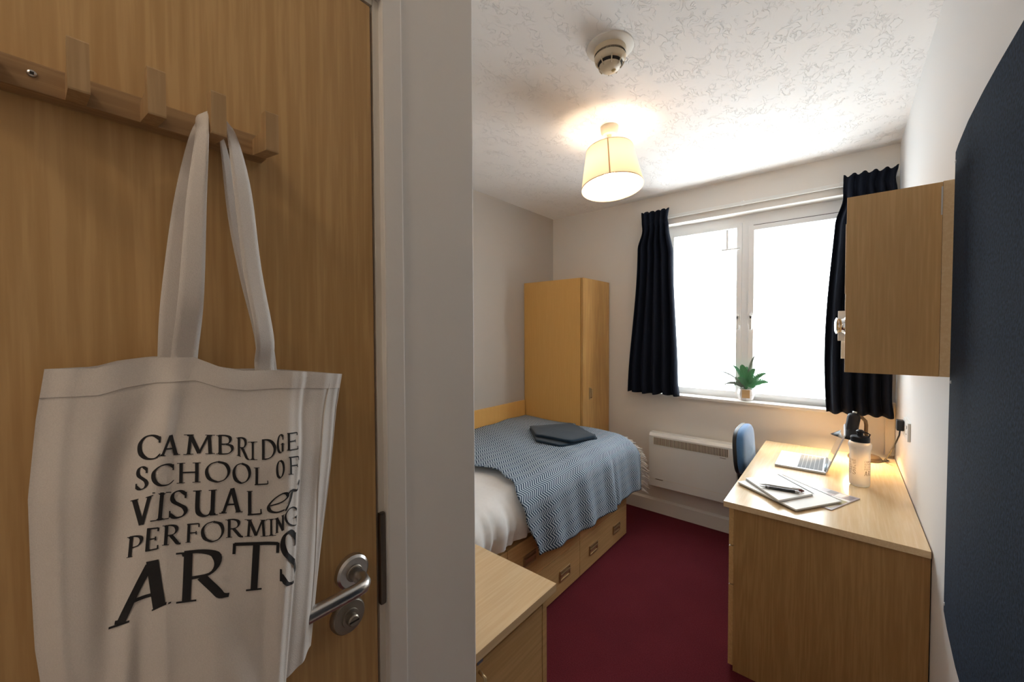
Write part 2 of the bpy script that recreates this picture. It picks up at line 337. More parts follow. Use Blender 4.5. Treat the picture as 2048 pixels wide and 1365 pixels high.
BAG_B = [(-.01,.985),(.08,1.0),(.13,1.025),(.155,1.040),(.19,1.046),(.228,1.054)]
BAG_P = [(0,0),(.07,.016),(.16,.028),(.24,.026),(.33,.040),(.5,.050),(.64,.052),(.72,.056),(.765,.050),(.80,.036),(.88,.031),(.955,.018),(1,0)]
def bag_x(y, z):
    import math
    l, r = lin(z, BAG_L), lin(z, BAG_R)
    a = min(1, max(0, (y-l)/(r-l)))
    g = itp(z, [(.95,1.25),(1.15,1.15),(1.30,.9),(1.40,.5),(1.435,.42)])
    x = -.553 + itp(a, BAG_P)*g
    x += .0025*math.sin(a*17+z*22)*itp(a,[(0,0),(.12,1),(.9,1),(1,0)])*itp(z,[(1.0,1),(1.2,.6),(1.3,.25),(1.43,.5)])
    x += .004*math.exp(-((a-.42-(1.2-z)*1.2)/.06)**2)*itp(z,[(1.0,1),(1.2,0)])
    x += .007*math.exp(-((a-.30+(1.36-z)*.42)/.035)**2)*itp(z,[(1.0,.8),(1.2,1),(1.36,1),(1.42,.3)])
    x -= .012*math.exp(-((a-.20+(1.3-z)*.25)/.055)**2)*itp(z,[(1.02,0),(1.1,1),(1.33,1),(1.4,0)])
    return x

PRINT = [
 [('C',0.0593,1.3385,0.0733,1.3397,0.0752,1.3614,0.0608,1.3614),('A',0.0728,1.3415,0.0889,1.3387,0.0906,1.3583,0.0743,1.3619),('M',0.0922,1.338,0.1156,1.3346,0.1177,1.3538,0.094,1.358),('B',0.1175,1.3339,0.133,1.3313,0.1347,1.35,0.1191,1.3533),('R',0.1349,1.3291,0.146,1.3221,0.1482,1.3449,0.1365,1.3476),('I',0.1464,1.3215,0.1531,1.3199,0.155,1.3397,0.1482,1.3407),('D',0.157,1.3195,0.1723,1.317,0.1746,1.3385,0.159,1.3406),('G',0.1748,1.3226,0.1808,1.3227,0.1832,1.3424,0.1772,1.3423),('E',0.1826,1.3241,0.2003,1.3207,0.2027,1.3405,0.185,1.3431)],
 [('S',0.0558,1.3094,0.0636,1.3117,0.0654,1.3319,0.0576,1.3308),('C',0.0664,1.3141,0.083,1.3113,0.0844,1.3316,0.0678,1.3339),('H',0.0847,1.3112,0.1037,1.308,0.105,1.3279,0.0859,1.3312),('O',0.1073,1.3075,0.1277,1.3034,0.1288,1.3242,0.1084,1.3276),('O',0.1306,1.3006,0.1464,1.2962,0.1472,1.317,0.1316,1.3215),('L',0.1482,1.2932,0.1645,1.2896,0.1651,1.3091,0.1488,1.3126),('O',0.1724,1.2942,0.1797,1.2943,0.1806,1.3137,0.1733,1.314),('F',0.1821,1.2966,0.2032,1.2886,0.2006,1.3122,0.1831,1.3164)],
 [('V',0.0523,1.2745,0.0649,1.278,0.0661,1.305,0.0537,1.2999),('I',0.0666,1.2791,0.0757,1.2783,0.0782,1.305,0.0688,1.3073),('S',0.0772,1.2784,0.0924,1.2752,0.0943,1.3015,0.0791,1.3052),('U',0.0957,1.2744,0.1154,1.2704,0.117,1.2972,0.0972,1.3008),('A',0.1187,1.2709,0.1383,1.2661,0.1397,1.2924,0.1199,1.2974),('L',0.1406,1.2619,0.1564,1.2583,0.1575,1.2842,0.1415,1.2884),('&',0.1608,1.2591,0.2003,1.2457,0.2036,1.2798,0.1635,1.2841)],
 [('P',0.0475,1.2451,0.058,1.2494,0.0599,1.2676,0.0495,1.2649),('E',0.059,1.2511,0.0698,1.2513,0.0717,1.2718,0.0608,1.2733),('R',0.0714,1.2539,0.0861,1.2506,0.0878,1.269,0.0729,1.273),('F',0.0883,1.2504,0.1008,1.2475,0.1023,1.2659,0.0897,1.2684),('O',0.1019,1.2471,0.1202,1.2424,0.1216,1.2625,0.1032,1.2666),('R',0.1216,1.2443,0.1377,1.2397,0.1388,1.2584,0.1226,1.2632),('M',0.1396,1.239,0.1593,1.2324,0.1603,1.2506,0.1404,1.2575),('I',0.1609,1.2323,0.1667,1.2311,0.1678,1.2495,0.1619,1.2509),('N',0.1678,1.2331,0.1764,1.234,0.1777,1.2517,0.1689,1.2496),('G',0.1775,1.2397,0.1982,1.2283,0.1961,1.252,0.1788,1.2585)],
 [('A',0.0372,1.1825,0.0763,1.1961,0.0849,1.2382,0.0452,1.2437),('R',0.0783,1.1944,0.1222,1.1855,0.1267,1.2321,0.0817,1.243),('T',0.1231,1.1866,0.1663,1.1718,0.1713,1.222,0.128,1.236),('S',0.1677,1.1785,0.1942,1.1611,0.1948,1.2248,0.1709,1.234)],
]

t = thing('tote_bag', 'cream canvas tote bag with black lettering hanging from a peg on the door', 'bag', (-.53, .12, 1.0))
def bagP(u, v, back=False):
    z0 = 1.42*(1-v)+1.04*v
    for _ in range(3):
        y = lin(z0, BAG_L)+(lin(z0, BAG_R)-lin(z0, BAG_L))*u; z0 = lin(y, BAG_T)*(1-v)+lin(y, BAG_B)*v
    if not back: return (bag_x(y, z0), y, z0)
    a = min(u, 1-u); return (-.553-.018*min(1, a/.12), y, z0)
nu, nv = 150, 120
vs = [bagP(i/nu, j/nv) for j in range(nv+1) for i in range(nu+1)]
fs = [(j*(nu+1)+i, j*(nu+1)+i+1, (j+1)*(nu+1)+i+1, (j+1)*(nu+1)+i) for j in range(nv) for i in range(nu)]
bag = mesh('front_panel', vs, fs, canvas, t, True)
mu_, mv_ = 40, 30
b = MB(); b.grid(lambda u, v: bagP(u, v, True), mu_, mv_)
b.build('back_panel', canvas, t, True)
# bottom closing strip
b = MB(); b.grid(lambda u, v: tuple(Vector(bagP(u, 1))*(1-v)+Vector(bagP(u, 1, True))*v), 60, 2); b.build('bag_bottom', canvas, t, True)
# hem band at the mouth: a slightly proud strip, with a line of stitching
def hemP(u, v, d=.0011):
    x, y, z = bagP(u, v*.058); return (x+d, y, z)
b = MB(); b.grid(lambda u, v: hemP(u, v), 120, 4); b.grid(lambda u, v: hemP(u, 1+v*.02, .0011*(1-v)), 120, 1); b.build('hem', canvas, t, True)
# side seams
b = MB(); b.tube([(-.5535, lin(1.4-.34*i/30, BAG_R)-.0005, 1.4-.34*i/30) for i in range(31)], .0012, 6); b.tube([(bag_x(lin(1.395-.30*i/30, BAG_R)-.022-.006*math.sin(i/6), 1.395-.30*i/30)+.0006, lin(1.395-.30*i/30, BAG_R)-.022-.006*math.sin(i/6), 1.395-.30*i/30) for i in range(31)], .0009, 6); b.build('side_seam', canvas, t, True)
# straps: ribbons through centre points with a width direction
def ribbon(pts, wd, th=.0012, n=40):
    """pts: (x,y,z,width vector) list -> smooth thin solid ribbon"""
    P = [Vector(p[:3]) for p in pts]; Wv = [Vector(p[3]) for p in pts]; m_ = MB(); vs = []
    def cr(A, s):
        k = min(len(A)-2, int(s*(len(A)-1))); f = s*(len(A)-1)-k
        a, b_, c, d = A[max(k-1, 0)], A[k], A[k+1], A[min(k+2, len(A)-1)]
        return .5*((2*b_)+(c-a)*f+(2*a-5*b_+4*c-d)*f*f+(3*b_-a-3*c+d)*f**3)
    for i in range(n+1):
        s = i/n; p = cr(P, s); w_ = cr(Wv, s); q = cr(P, min(1, s+.01))-cr(P, max(0, s-.01)); nn = w_.cross(q).normalized()*th/2
        for k in range(5):
            e = k/4-.5; vs.append(p+w_*e+nn*(1-abs(e)*.4))
        for k in range(4, -1, -1):
            e = k/4-.5; vs.append(p+w_*e-nn*(1-abs(e)*.4))
    fs = [(i*10+k, i*10+(k+1) % 10, (i+1)*10+(k+1) % 10, (i+1)*10+k) for i in range(n) for k in range(10)]+[tuple(range(10)), tuple(n*10+k for k in range(10))]
    return m_.add(vs, fs)
def bagx0(y, z): return bag_x(y, z)-.0016
# front strap (sewn to the front panel)
ribbon([(bagx0(.097, 1.415), .097, 1.415, (0, .022, 0)), (bagx0(.097, 1.432)-.0005, .0975, 1.440, (0, .0225, 0)), (-.518, .1005, 1.50, (.001, .021, 0)), (-.519, .107, 1.60, (.004, .0165, 0)), (-.522, .1135, 1.67, (.008, .010, 0)), (-.535, .1175, 1.70, (.013, .008, .002)),
        (-.541, .1255, 1.708, (.015, .001, 0)), (-.541, .1355, 1.706, (.014, -.004, .002)), (-.530, .1415, 1.692, (.010, -.011, 0)), (-.520, .1485, 1.63, (.004, -.018, 0)), (-.516, .1555, 1.54, (.004, -.0195, 0)), (-.514, .1665, 1.46, (.006, -.0205, 0)), (bagx0(.172, 1.418), .1710, 1.428, (.002, -.021, 0)), (bagx0(.173, 1.40)-.001, .173, 1.395, (.001, -.022, 0))], 0, n=70).build('strap', canvas, t, True)
# rear strap (sewn to the back panel)
ribbon([(-.567, .090, 1.40, (0, .022, 0)), (-.563, .0905, 1.44, (0, .022, 0)), (-.558, .093, 1.50, (.002, .021, 0)), (-.552, .101, 1.60, (.003, .015, 0)), (-.548, .1105, 1.67, (.006, .008, 0)), (-.549, .1185, 1.699, (.009, .004, 0)),
        (-.551, .1265, 1.7055, (.010, 0, 0)), (-.551, .1345, 1.7035, (.010, -.002, 0)), (-.552, .1415, 1.67, (.006, -.009, 0)), (-.554, .150, 1.60, (.003, -.014, 0)), (-.557, .163, 1.53, (.003, -.017, 0)), (-.562, .180, 1.46, (.002, -.020, 0)), (-.566, .186, 1.41, (0, -.022, 0))], 0, n=60).build('strap', canvas, t, True)
# ---- letters: drawn with a broad pen, in a unit box
def G():
    g = {}
    g['C'] = ([[(.93, .80), (.80, .94), (.55, 1.0), (.28, .92), (.08, .70), (.04, .45), (.12, .20), (.34, .03), (.62, 0), (.82, .06), (.98, .20)]], [('v', .93, .68, .96)])
    g['G'] = ([[(.93, .82), (.78, .95), (.52, 1.0), (.26, .91), (.08, .68), (.04, .42), (.14, .17), (.36, .03), (.60, 0), (.86, .08)], [(.86, .04), (.86, .46)], [(.66, .45), (1.0, .45)]], [('s', .86, .43), ('v', .93, .70, .96)])
    g['O'] = ([[(.50, 1.0), (.24, .92), (.07, .70), (.05, .42), (.16, .15), (.40, .01), (.56, .0), (.78, .10), (.93, .34), (.94, .62), (.80, .88), (.50, 1.0)]], [])
    g['A'] = ([[(.50, 1.0), (.80, .02)], [(.47, .93), (.13, .02)], [(.26, .34), (.70, .34)]], [('s', .84, 0), ('s', .11, 0)])
    g['M'] = ([[(.14, .02), (.20, .98)], [(.19, .98), (.50, .06)], [(.80, .98), (.50, .06)], [(.82, .98), (.88, .02)]], [('s', .14, 0), ('s', .88, 0), ('s', .14, 1), ('s', .86, 1)])
    g['N'] = ([[(.16, .02), (.16, .98)], [(.14, .98), (.84, .03)], [(.84, .03), (.84, .98)]], [('s', .16, 0), ('s', .12, 1), ('s', .84, 1)])
    g['B'] = ([[(.22, .0), (.22, 1.0)], [(.15, .99), (.50, .99), (.76, .90), (.78, .70), (.64, .55), (.26, .52)], [(.56, .53), (.86, .42), (.90, .20), (.72, .03), (.45, .0), (.15, .01)]], [('s', .18, 0), ('s', .18, 1)])
    g['R'] = ([[(.22, .0), (.22, 1.0)], [(.15, .99), (.46, .99), (.70, .90), (.74, .70), (.60, .52), (.26, .47)], [(.46, .48), (.70, .20), (.84, .04), (1.0, .0)]], [('s', .22, 0), ('s', .18, 1)])
    g['P'] = ([[(.26, .0), (.26, 1.0)], [(.15, .99), (.52, .99), (.82, .90), (.88, .70), (.72, .50), (.30, .44)]], [('s', .26, 0), ('s', .18, 1)])
    g['I'] = ([[(.5, 0), (.5, 1)]], [('S', .5, 0), ('S', .5, 1)])
    g['D'] = ([[(.20, .0), (.20, 1.0)], [(.12, .99), (.46, .98), (.76, .86), (.94, .60), (.92, .34), (.74, .10), (.46, .01), (.12, .01)]], [])
    g['E'] = ([[(.24, .0), (.24, 1.0)], [(.14, .985), (.84, .985)], [(.24, .51), (.72, .51)], [(.14, .015), (.90, .015)]], [('v', .86, .83, 1.0), ('v', .73, .42, .60), ('v', .92, 0, .19)])
    g['F'] = ([[(.28, .0), (.28, 1.0)], [(.16, .985), (.88, .985)], [(.28, .51), (.74, .51)]], [('s', .28, 0), ('v', .90, .80, 1.0), ('v', .75, .41, .60)])
    g['H'] = ([[(.18, 0), (.18, 1)], [(.82, 0), (.82, 1)], [(.18, .52), (.82, .52)]], [('s', .18, 0), ('s', .18, 1), ('s', .82, 0), ('s', .82, 1)])
    g['L'] = ([[(.26, .0), (.26, 1.0)], [(.14, .015), (.92, .015)]], [('s', .26, 1), ('v', .94, 0, .22)])
    g['S'] = ([[(.82, .84), (.70, .95), (.48, 1.0), (.24, .93), (.16, .76), (.26, .60), (.54, .48), (.80, .36), (.88, .20), (.74, .05), (.46, .0), (.24, .05), (.10, .18)]], [('v', .84, .72, .96), ('v', .09, .04, .28)])
    g['T'] = ([[(.5, 0), (.5, .98)], [(.04, .98), (.96, .98)]], [('s', .5, 0), ('v', .04, .78, 1.0), ('v', .96, .78, 1.0)])
    g['U'] = ([[(.20, 1.0), (.20, .34), (.28, .10), (.50, .0), (.70, .06), (.82, .28)], [(.82, 1.0), (.82, .03)]], [('s', .18, 1), ('s', .80, 1), ('s', .88, 0)])
    g['V'] = ([[(.12, .98), (.50, .02)], [(.86, .98), (.52, .02)]], [('s', .12, 1), ('s', .88, 1)])
    g['&'] = ([[(.08, .26), (.34, .40), (.50, .58), (.48, .72), (.36, .74), (.18, .56), (.05, .28), (.08, .06), (.24, .0), (.44, .12)], [(.46, .08), (.60, .44), (.66, .74)], [(.48, .64), (.62, .80), (.82, .74), (.95, .84), (.94, .98), (.85, .95)]], [])
    return g
GL = G()
def glyph(ch, asp, thick=.165, thin=.05, nib=math.radians(28)):
    """polygons in the unit box; asp = box width over height"""
    out = []
    strokes, serifs = GL[ch]; thick *= min(1, .55+asp*.55)
    for s in strokes:
        P = [(x*asp, y) for x, y in s]
        if len(P) > 2:                                             # smooth
            Q = []; n = len(P)
            for i in range(n-1):
                a, b_, c, d = P[max(i-1, 0)], P[i], P[i+1], P[min(i+2, n-1)]
                for k in range(4):
                    f = k/4; Q.append(tuple(.5*((2*b_[j])+(c[j]-a[j])*f+(2*a[j]-5*b_[j]+4*c[j]-d[j])*f*f+(3*b_[j]-a[j]-3*c[j]+d[j])*f**3) for j in (0, 1)))
            Q.append(P[-1])
        else: Q = [tuple(P[0][j]+(P[1][j]-P[0][j])*k/16 for j in (0, 1)) for k in range(17)]
        Lp, Rp = [], []
        for i, p in enumerate(Q):
            a, b_ = Q[max(i-1, 0)], Q[min(i+1, len(Q)-1)]; dx, dy = b_[0]-a[0], b_[1]-a[1]; L_ = math.hypot(dx, dy) or 1
            th = math.atan2(dy, dx); w_ = (thin+(thick-thin)*abs(math.sin(th-nib))**2.3)/2
            w_ *= (min(1, .45+min(i, len(Q)-1-i)*.14) if len(P) > 2 and math.dist(P[0], P[-1]) > .01 and ch in 'SCG' else 1); nx, ny = -dy/L_*w_, dx/L_*w_; Lp.append((p[0]+nx, p[1]+ny)); Rp.append((p[0]-nx, p[1]-ny))
        for i in range(len(Q)-1): out.append([Lp[i], Lp[i+1], Rp[i+1], Rp[i]])
    for s in serifs:
        if s[0] in 'sS':
            w_ = .17*(asp if asp > .6 else .6) if s[0] == 's' else .24; x, y = s[1]*asp, s[2]; e = -1 if y > .5 else 1
            out.append([(x-w_, y), (x+w_, y), (x+w_, y+.035*e), (x-w_, y+.035*e)]); out.append([(x-w_*.45, y+.03*e), (x+w_*.45, y+.03*e), (x+.05, y+.09*e), (x-.05, y+.09*e)])
        else: x = s[1]*asp; out.append([(x-.03, s[2]), (x+.03, s[2]), (x+.012, s[3]) if s[2] < .5 else (x+.03, s[3]), (x-.03, s[3])])
    return [[(x/asp, y) for x, y in q] for q in out]
names = ['printed_word']*5
for row in PRINT:
    m_ = MB()
    for g in row:
        q = [(g[1+2*i], g[2+2*i]) for i in range(4)]              # bl, br, tr, tl as (y, z) on the cloth
        wd = math.hypot(q[1][0]-q[0][0], q[1][1]-q[0][1]); ht = math.hypot(q[3][0]-q[0][0], q[3][1]-q[0][1])
        for poly in glyph(g[0], max(.3, wd/ht)):
            vs = []
            n = len(poly)
            for x, y in poly:
                Y = (q[0][0]*(1-x)+q[1][0]*x)*(1-y)+(q[3][0]*(1-x)+q[2][0]*x)*y; Z = (q[0][1]*(1-x)+q[1][1]*x)*(1-y)+(q[3][1]*(1-x)+q[2][1]*x)*y
                vs.append((bag_x(Y, Z)+.0010, Y, Z))
            m_.add(vs, [tuple(range(n))])
    m_.build('printed_word', ink, t)
# ---------------------------------------------------------------- bed
t = thing('bed', 'single oak laminate bed with storage drawers along its side', 'bed', (-1.66, 1.68, 0))
w = MB(); w.box(-2.13, -1.20, .70, 2.675, .008, .445, .002); w.build('base', oakf, t)
for i, (a, b) in enumerate(((.71, 1.363), (1.367, 2.018), (2.022, 2.673))):
    for z0, z1, hz in ((.010, .224, .112), (.2285, .445, .338)):
        d = bx('drawer', -1.199, -1.178, a, b, z0, z1, oakf, t, .0012)
        for hy in (a+.163, a+.487):
            h = MB(); X = -1.178
            h.box(X, X+.006, hy-.052, hy+.052, hz+.022, hz+.029, .002); h.box(X, X+.006, hy-.052, hy+.052, hz-.029, hz-.022, .002)
            h.box(X, X+.006, hy-.052, hy-.045, hz-.026, hz+.026, .002); h.box(X, X+.006, hy+.045, hy+.052, hz-.026, hz+.026, .002)
            h.box(X+.0045, X+.009, hy-.048, hy+.048, hz-.002, hz+.012, .003)
            h.box(X, X+.0015, hy-.047, hy+.047, hz-.024, hz+.024)
            h.build('drawer_pull', brass, d)
w = MB(); w.box(-2.125, -1.20, .705, 2.655, .447, .655, .035); o = w.build('mattress', duvet_m, t, True)
t = thing('bed_side_board', 'long oak laminate board along the left wall above the bed', 'wall panel', (-2.13, 1.7, .70))
w = MB(); w.box(XL+.001, XL+.015, .60, 2.706, .727, .863, .002); w.build('board', plainw, t)
def drape(top, xw, xf, R, drop_r):
    """profile across the bed: s in metres from the wall -> (x, z)"""
    flat = (xf-R)-xw; q = R*PI/2
    def f(s):
        if s < flat: return xw+s, top
        if s < flat+q: a = (s-flat)/R; return xf-R+R*math.sin(a), top-R*(1-math.cos(a))
        return xf+(s-flat-q)*.05, top-R-(s-flat-q)
    return f, flat+q
pf, fl = drape(.697, -2.118, -1.145, .12, 0)
def duv(u, v):
    s = u*(fl+.10); y = .72+v*1.75; x, z = pf(s); 
    k = max(0, (s-fl+.2)/.3); k = min(k, 1)
    if y < 1.7: x += k*(.008*math.sin(y*41+z*9)+.006*math.sin(y*77+2)+.004*math.sin(y*120))
    if s > fl+.02: x -= (s-fl-.02)*.30
    z += .006*math.sin(x*9+y*7)*(1-k)*(y < 1.45)
    return (x, y, z-(.004 if y > 1.5 else 0))
w = MB(); w.grid(duv, 70, 110); o = w.build('duvet', duvet_m, None, True); tag(o, 'plain white duvet covering the head end of the bed', 'duvet')
# throw with chevron weave, hanging over the side and foot
pf2, fl2 = drape(.722, -2.120, -1.125, .13, 0)
def hem_z(y): return itp(y, [(1.5, .375), (1.63, .362), (1.87, .338), (2.3, .325), (2.8, .34)])
def thr(u, v):
    st_ = pf2(fl2)[1]
    xs, _ = pf2(u*fl2*1.0)
    ye = itp(xs, [(-1.62, 2.703), (-1.50, 2.735), (-1.25, 2.79), (-1.12, 2.80)])
    ys = itp(u, [(0, 1.52), (.42, 1.51), (.55, 1.545), (.66, 1.49), (.76, 1.42), (.83, 1.435), (1, 1.535)])
    y = ys+(ye-ys)*v
    smax = fl2+(pf2(fl2)[1]-hem_z(y))
    s = u*smax; x, z = pf2(s)
    k = min(1, max(0, (s-fl2+.15)/.35))
    x += k*(.010*math.sin(y*19+.8)+.006*math.sin(y*37+z*6)-.022*math.exp(-((y-2.34-(.6-z)*.12)/.028)**2)+.018*math.exp(-((y-2.27-(.6-z)*.08)/.05)**2))
    z += (1-k)*(.005*math.sin(x*8+y*5)+.003*math.sin(y*23+x*11)+.010*math.exp(-((y-2.55)/.15)**2-((x+1.95)/.25)**2))
    e = max(0, y-2.63)
    if x > -1.62: z -= e*e*3.2*(1-.55*k)
    return (x, y, z), (s, y)
nu, nv = 130, 150
V, UV = [], []
for j in range(nv+1):
    for i in range(nu+1):
        p, q = thr(i/nu, j/nv); V.append(p); UV.append(q)
fs = [(j*(nu+1)+i, j*(nu+1)+i+1, (j+1)*(nu+1)+i+1, (j+1)*(nu+1)+i) for j in range(nv) for i in range(nu)]
t = thing('throw_blanket', 'blue and white chevron woven throw with a pale fringe across the foot of the bed', 'blanket', (-1.6, 2.1, .45))
cl = mesh('woven_cloth', V, fs, herring_m, t, True, UV)
md = cl.modifiers.new('thick', 'SOLIDIFY'); md.thickness = .005; md.offset = 1
fg = MB()
for k in range(84):
    u = .50+.50*(k/83); (x, y, z), _ = thr(min(u, 1), 1.0)
    out = min(1, max(0, (u-.72)/.15)); rn = random.uniform
    d = Vector((.015+.025*out+rn(-.012, .012), .042*(1-.2*out)+rn(-.008, .008), -.012-.022*out+rn(-.01, .008)))
    for q in range(2):
        o_ = Vector((rn(-.003, .003), 0, rn(-.003, .003)))
        fg.tube([Vector((x, y-.004, z))+o_, Vector((x, y, z))+o_+d*.45+Vector((0, 0, .004)), Vector((x, y, z))+o_+d*1.05+Vector((rn(-.006, .006), 0, rn(-.006, .003)))], [.0024, .0026, .0016], 5)
tag(fg.build('fringe', fringe_m, t, True), kind='stuff')
# folded towel
def slab(m_, poly, z0, z1, r=.012, wob=.0):
    cx = sum(p[0] for p in poly)/len(poly); cy = sum(p[1] for p in poly)/len(poly); P = []
    n = len(poly)
    for i in range(n):                                             # round the corners
        a, b_, c = poly[i-1], poly[i], poly[(i+1) % n]
        for f in (.14, .05):
            P.append((b_[0]+(a[0]-b_[0])*f, b_[1]+(a[1]-b_[1])*f))
        for f in (.05, .14): P.append((b_[0]+(c[0]-b_[0])*f, b_[1]+(c[1]-b_[1])*f))
    rows = [(r, z0), (r*.3, z0+(z1-z0)*.15), (0, z0+(z1-z0)*.45), (r*.2, z0+(z1-z0)*.8), (r, z1-(z1-z0)*.03), (r*2.6, z1), (r*7, z1+.002)]
    vs = []; N = len(P)
    for ins, z in rows:
        for k, (x, y) in enumerate(P):
            d = math.hypot(x-cx, y-cy); q = (d-ins)/d; vs.append((cx+(x-cx)*q, cy+(y-cy)*q, z+wob*math.sin(x*31+y*17)))
    fs = [(i*N+k, i*N+(k+1) % N, (i+1)*N+(k+1) % N, (i+1)*N+k) for i in range(len(rows)-1) for k in range(N)]+[tuple(range(N)), tuple((len(rows)-1)*N+k for k in range(N))]
    m_.add(vs, fs)
tw = MB()
slab(tw, [(-1.80, 2.34), (-1.56, 2.64), (-1.26, 2.41), (-1.36, 2.10), (-1.56, 2.10)], .724, .742, .009, .001)
slab(tw, [(-1.79, 2.33), (-1.60, 2.60), (-1.26, 2.39), (-1.33, 2.16), (-1.60, 2.15)], .741, .761, .010, .003)
o = tw.build('folded_towel', towel_m, None, True); tag(o, 'dark navy towel folded flat on the chevron throw', 'towel')
# ---------------------------------------------------------------- wardrobe
t = thing('wardrobe', 'tall narrow oak laminate wardrobe in the corner at the foot of the bed', 'wardrobe', (-1.85, 2.94, 0))
w = MB(); w.box(XL+.004, -1.578, 2.713, 2.731, 0, 1.88, .001); w.build('side_panel', plainw, t)
w = MB(); w.box(XL+.004, -1.578, 2.7315, 3.158, 0, 1.878); w.build('carcass', plainw, t)
d = bx('door', -1.574, -1.554, 2.7145, 3.158, .03, 1.879, oak, t, .001)
h = MB(); h.box(-1.554, -1.551, 2.806, 2.840, .915, 1.010, .001); h.build('handle_plate', brass, d)
h = MB(); h.tube([(-1.552, 2.832, .925), (-1.540, 2.832, .93), (-1.540, 2.832, .995), (-1.552, 2.832, 1.0)], .004, 8); h.build('handle', brass, d, True)
# ---------------------------------------------------------------- low cabinet behind the wall
t = thing('low_cabinet', 'low wood cabinet with pale oak top standing just behind the lobby wall', 'cabinet', (-.86, .76, 0))
bx('top', -1.09, -.626, .578, .941, .712, .735, oakt, t, .0015)
bx('side_panel', -1.085, -.640, .893, .912, 0, .712, oakf, t, .001)
bx('side_panel', -1.085, -.640, .582, .600, 0, .712, oakf, t, .001)
d = bx('door', -.660, -.641, .602, .8905, .03, .690, oakf, t, .001)
bx('carcass', -1.083, -.6605, .601, .892, .02, .711, oakf, t)
h = MB(); h.tube([(-.642, .64, .60), (-.622, .64, .605), (-.622, .64, .665), (-.642, .64, .67)], .004, 8); h.build('door_handle', brass, d, True)
bx('tape_mark', -.640, -.6385, .632, .650, .690, .708, mat('blue_grey_tape', (.18, .19, .26), .6), t)
# ---------------------------------------------------------------- desk
t = thing('desk', 'oak laminate desk with a drawer pedestal along the right wall', 'desk', (-.07, 2.46, 0))
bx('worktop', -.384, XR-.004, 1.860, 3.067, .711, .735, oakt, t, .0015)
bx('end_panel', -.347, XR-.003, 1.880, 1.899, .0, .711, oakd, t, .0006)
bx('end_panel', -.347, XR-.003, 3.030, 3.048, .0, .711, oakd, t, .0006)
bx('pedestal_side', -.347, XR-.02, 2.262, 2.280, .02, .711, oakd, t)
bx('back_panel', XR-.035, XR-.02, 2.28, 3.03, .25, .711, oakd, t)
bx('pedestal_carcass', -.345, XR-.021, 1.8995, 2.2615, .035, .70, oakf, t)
for z0, z1 in ((.546, .706), (.377, .540), (.022, .371)):
    d = bx('drawer', -.366, -.3475, 1.8805, 2.279, z0, z1, oakf, t, .0015)
    h = MB(); zc = z1-.05; h.tube([(-.366, 2.03, zc), (-.384, 2.03, zc), (-.384, 2.13, zc), (-.366, 2.13, zc)], .004, 8); h.build('drawer_handle', brass, d, True)
# ---------------------------------------------------------------- chair
t = thing('desk_chair', 'blue upholstered office chair pushed up to the desk', 'chair', (-.20, 2.66, 0))
bt = TR((-.431, 2.66, .768), 0, math.radians(-4))
def padmesh(w2, h2, th, T, bulge=.012, n=18, sup=3.2):
    m_ = MB(); vs = []; fs = []; rings = [(1, -.5), (1.02, -.2), (1.02, .15), (.985, .38), (.93, .5), (.75, .56), (.45, .60), (.0001, .62)]
    N = 40
    for s, d in rings:
        for k in range(N):
            a = 2*PI*k/N; c, sn = math.cos(a), math.sin(a); e = 2/sup
            vs.append(T @ Vector((d*th+bulge*(1-s), w2*s*math.copysign(abs(c)**e, c), h2*s*math.copysign(abs(sn)**e, sn))))
    fs = [(i*N+k, i*N+(k+1) % N, (i+1)*N+(k+1) % N, (i+1)*N+k) for i in range(len(rings)-1) for k in range(N)]+[tuple(range(N))]
    return m_.add(vs, fs)
padmesh(.185, .130, .036, bt).build('backrest', bluef, t, True)
padmesh(.187, .132, -.022, bt @ Matrix.Translation((-.026, 0, 0)), -.004).build('backrest_shell', blackm, t, True)
padmesh(.22, .21, .05, TR((-.18, 2.66, .455), 0, -PI/2)).build('seat', bluef, t, True)
padmesh(.21, .20, -.02, TR((-.18, 2.66, .427), 0, -PI/2)).build('seat_shell', blackm, t, True)
w = MB(); w.tube([(-.465, 2.66, .80), (-.47, 2.66, .68), (-.455, 2.66, .52), (-.40, 2.66, .425), (-.25, 2.66, .41)], .014, 10); w.build('back_bar', blackm, t, True)
w = MB(); w.lathe([(.028, .10), (.028, .22), (.018, .22), (.018, .42)], 20, TR((-.18, 2.66, 0))); auto(w.build('column', blackm, t))
for k in range(5):
    a = .3+2*PI*k/5; c, s_ = math.cos(a), math.sin(a)
    w = MB(); w.tube([(-.18, 2.66, .115), (-.18+c*.12, 2.66+s_*.12, .10), (-.18+c*.22, 2.66+s_*.22, .07)], [.022, .018, .013], 10); lg = w.build('base_arm', blackm, t, True)
    w = MB(); w.lathe([(.006, -.018), (.024, -.018), (.026, -.012), (.026, .012), (.024, .018), (.006, .018)], 18, axis_T((-.18+c*.22, 2.66+s_*.22, .027), (-s_, c, 0))); auto(w.build('castor', black, lg))
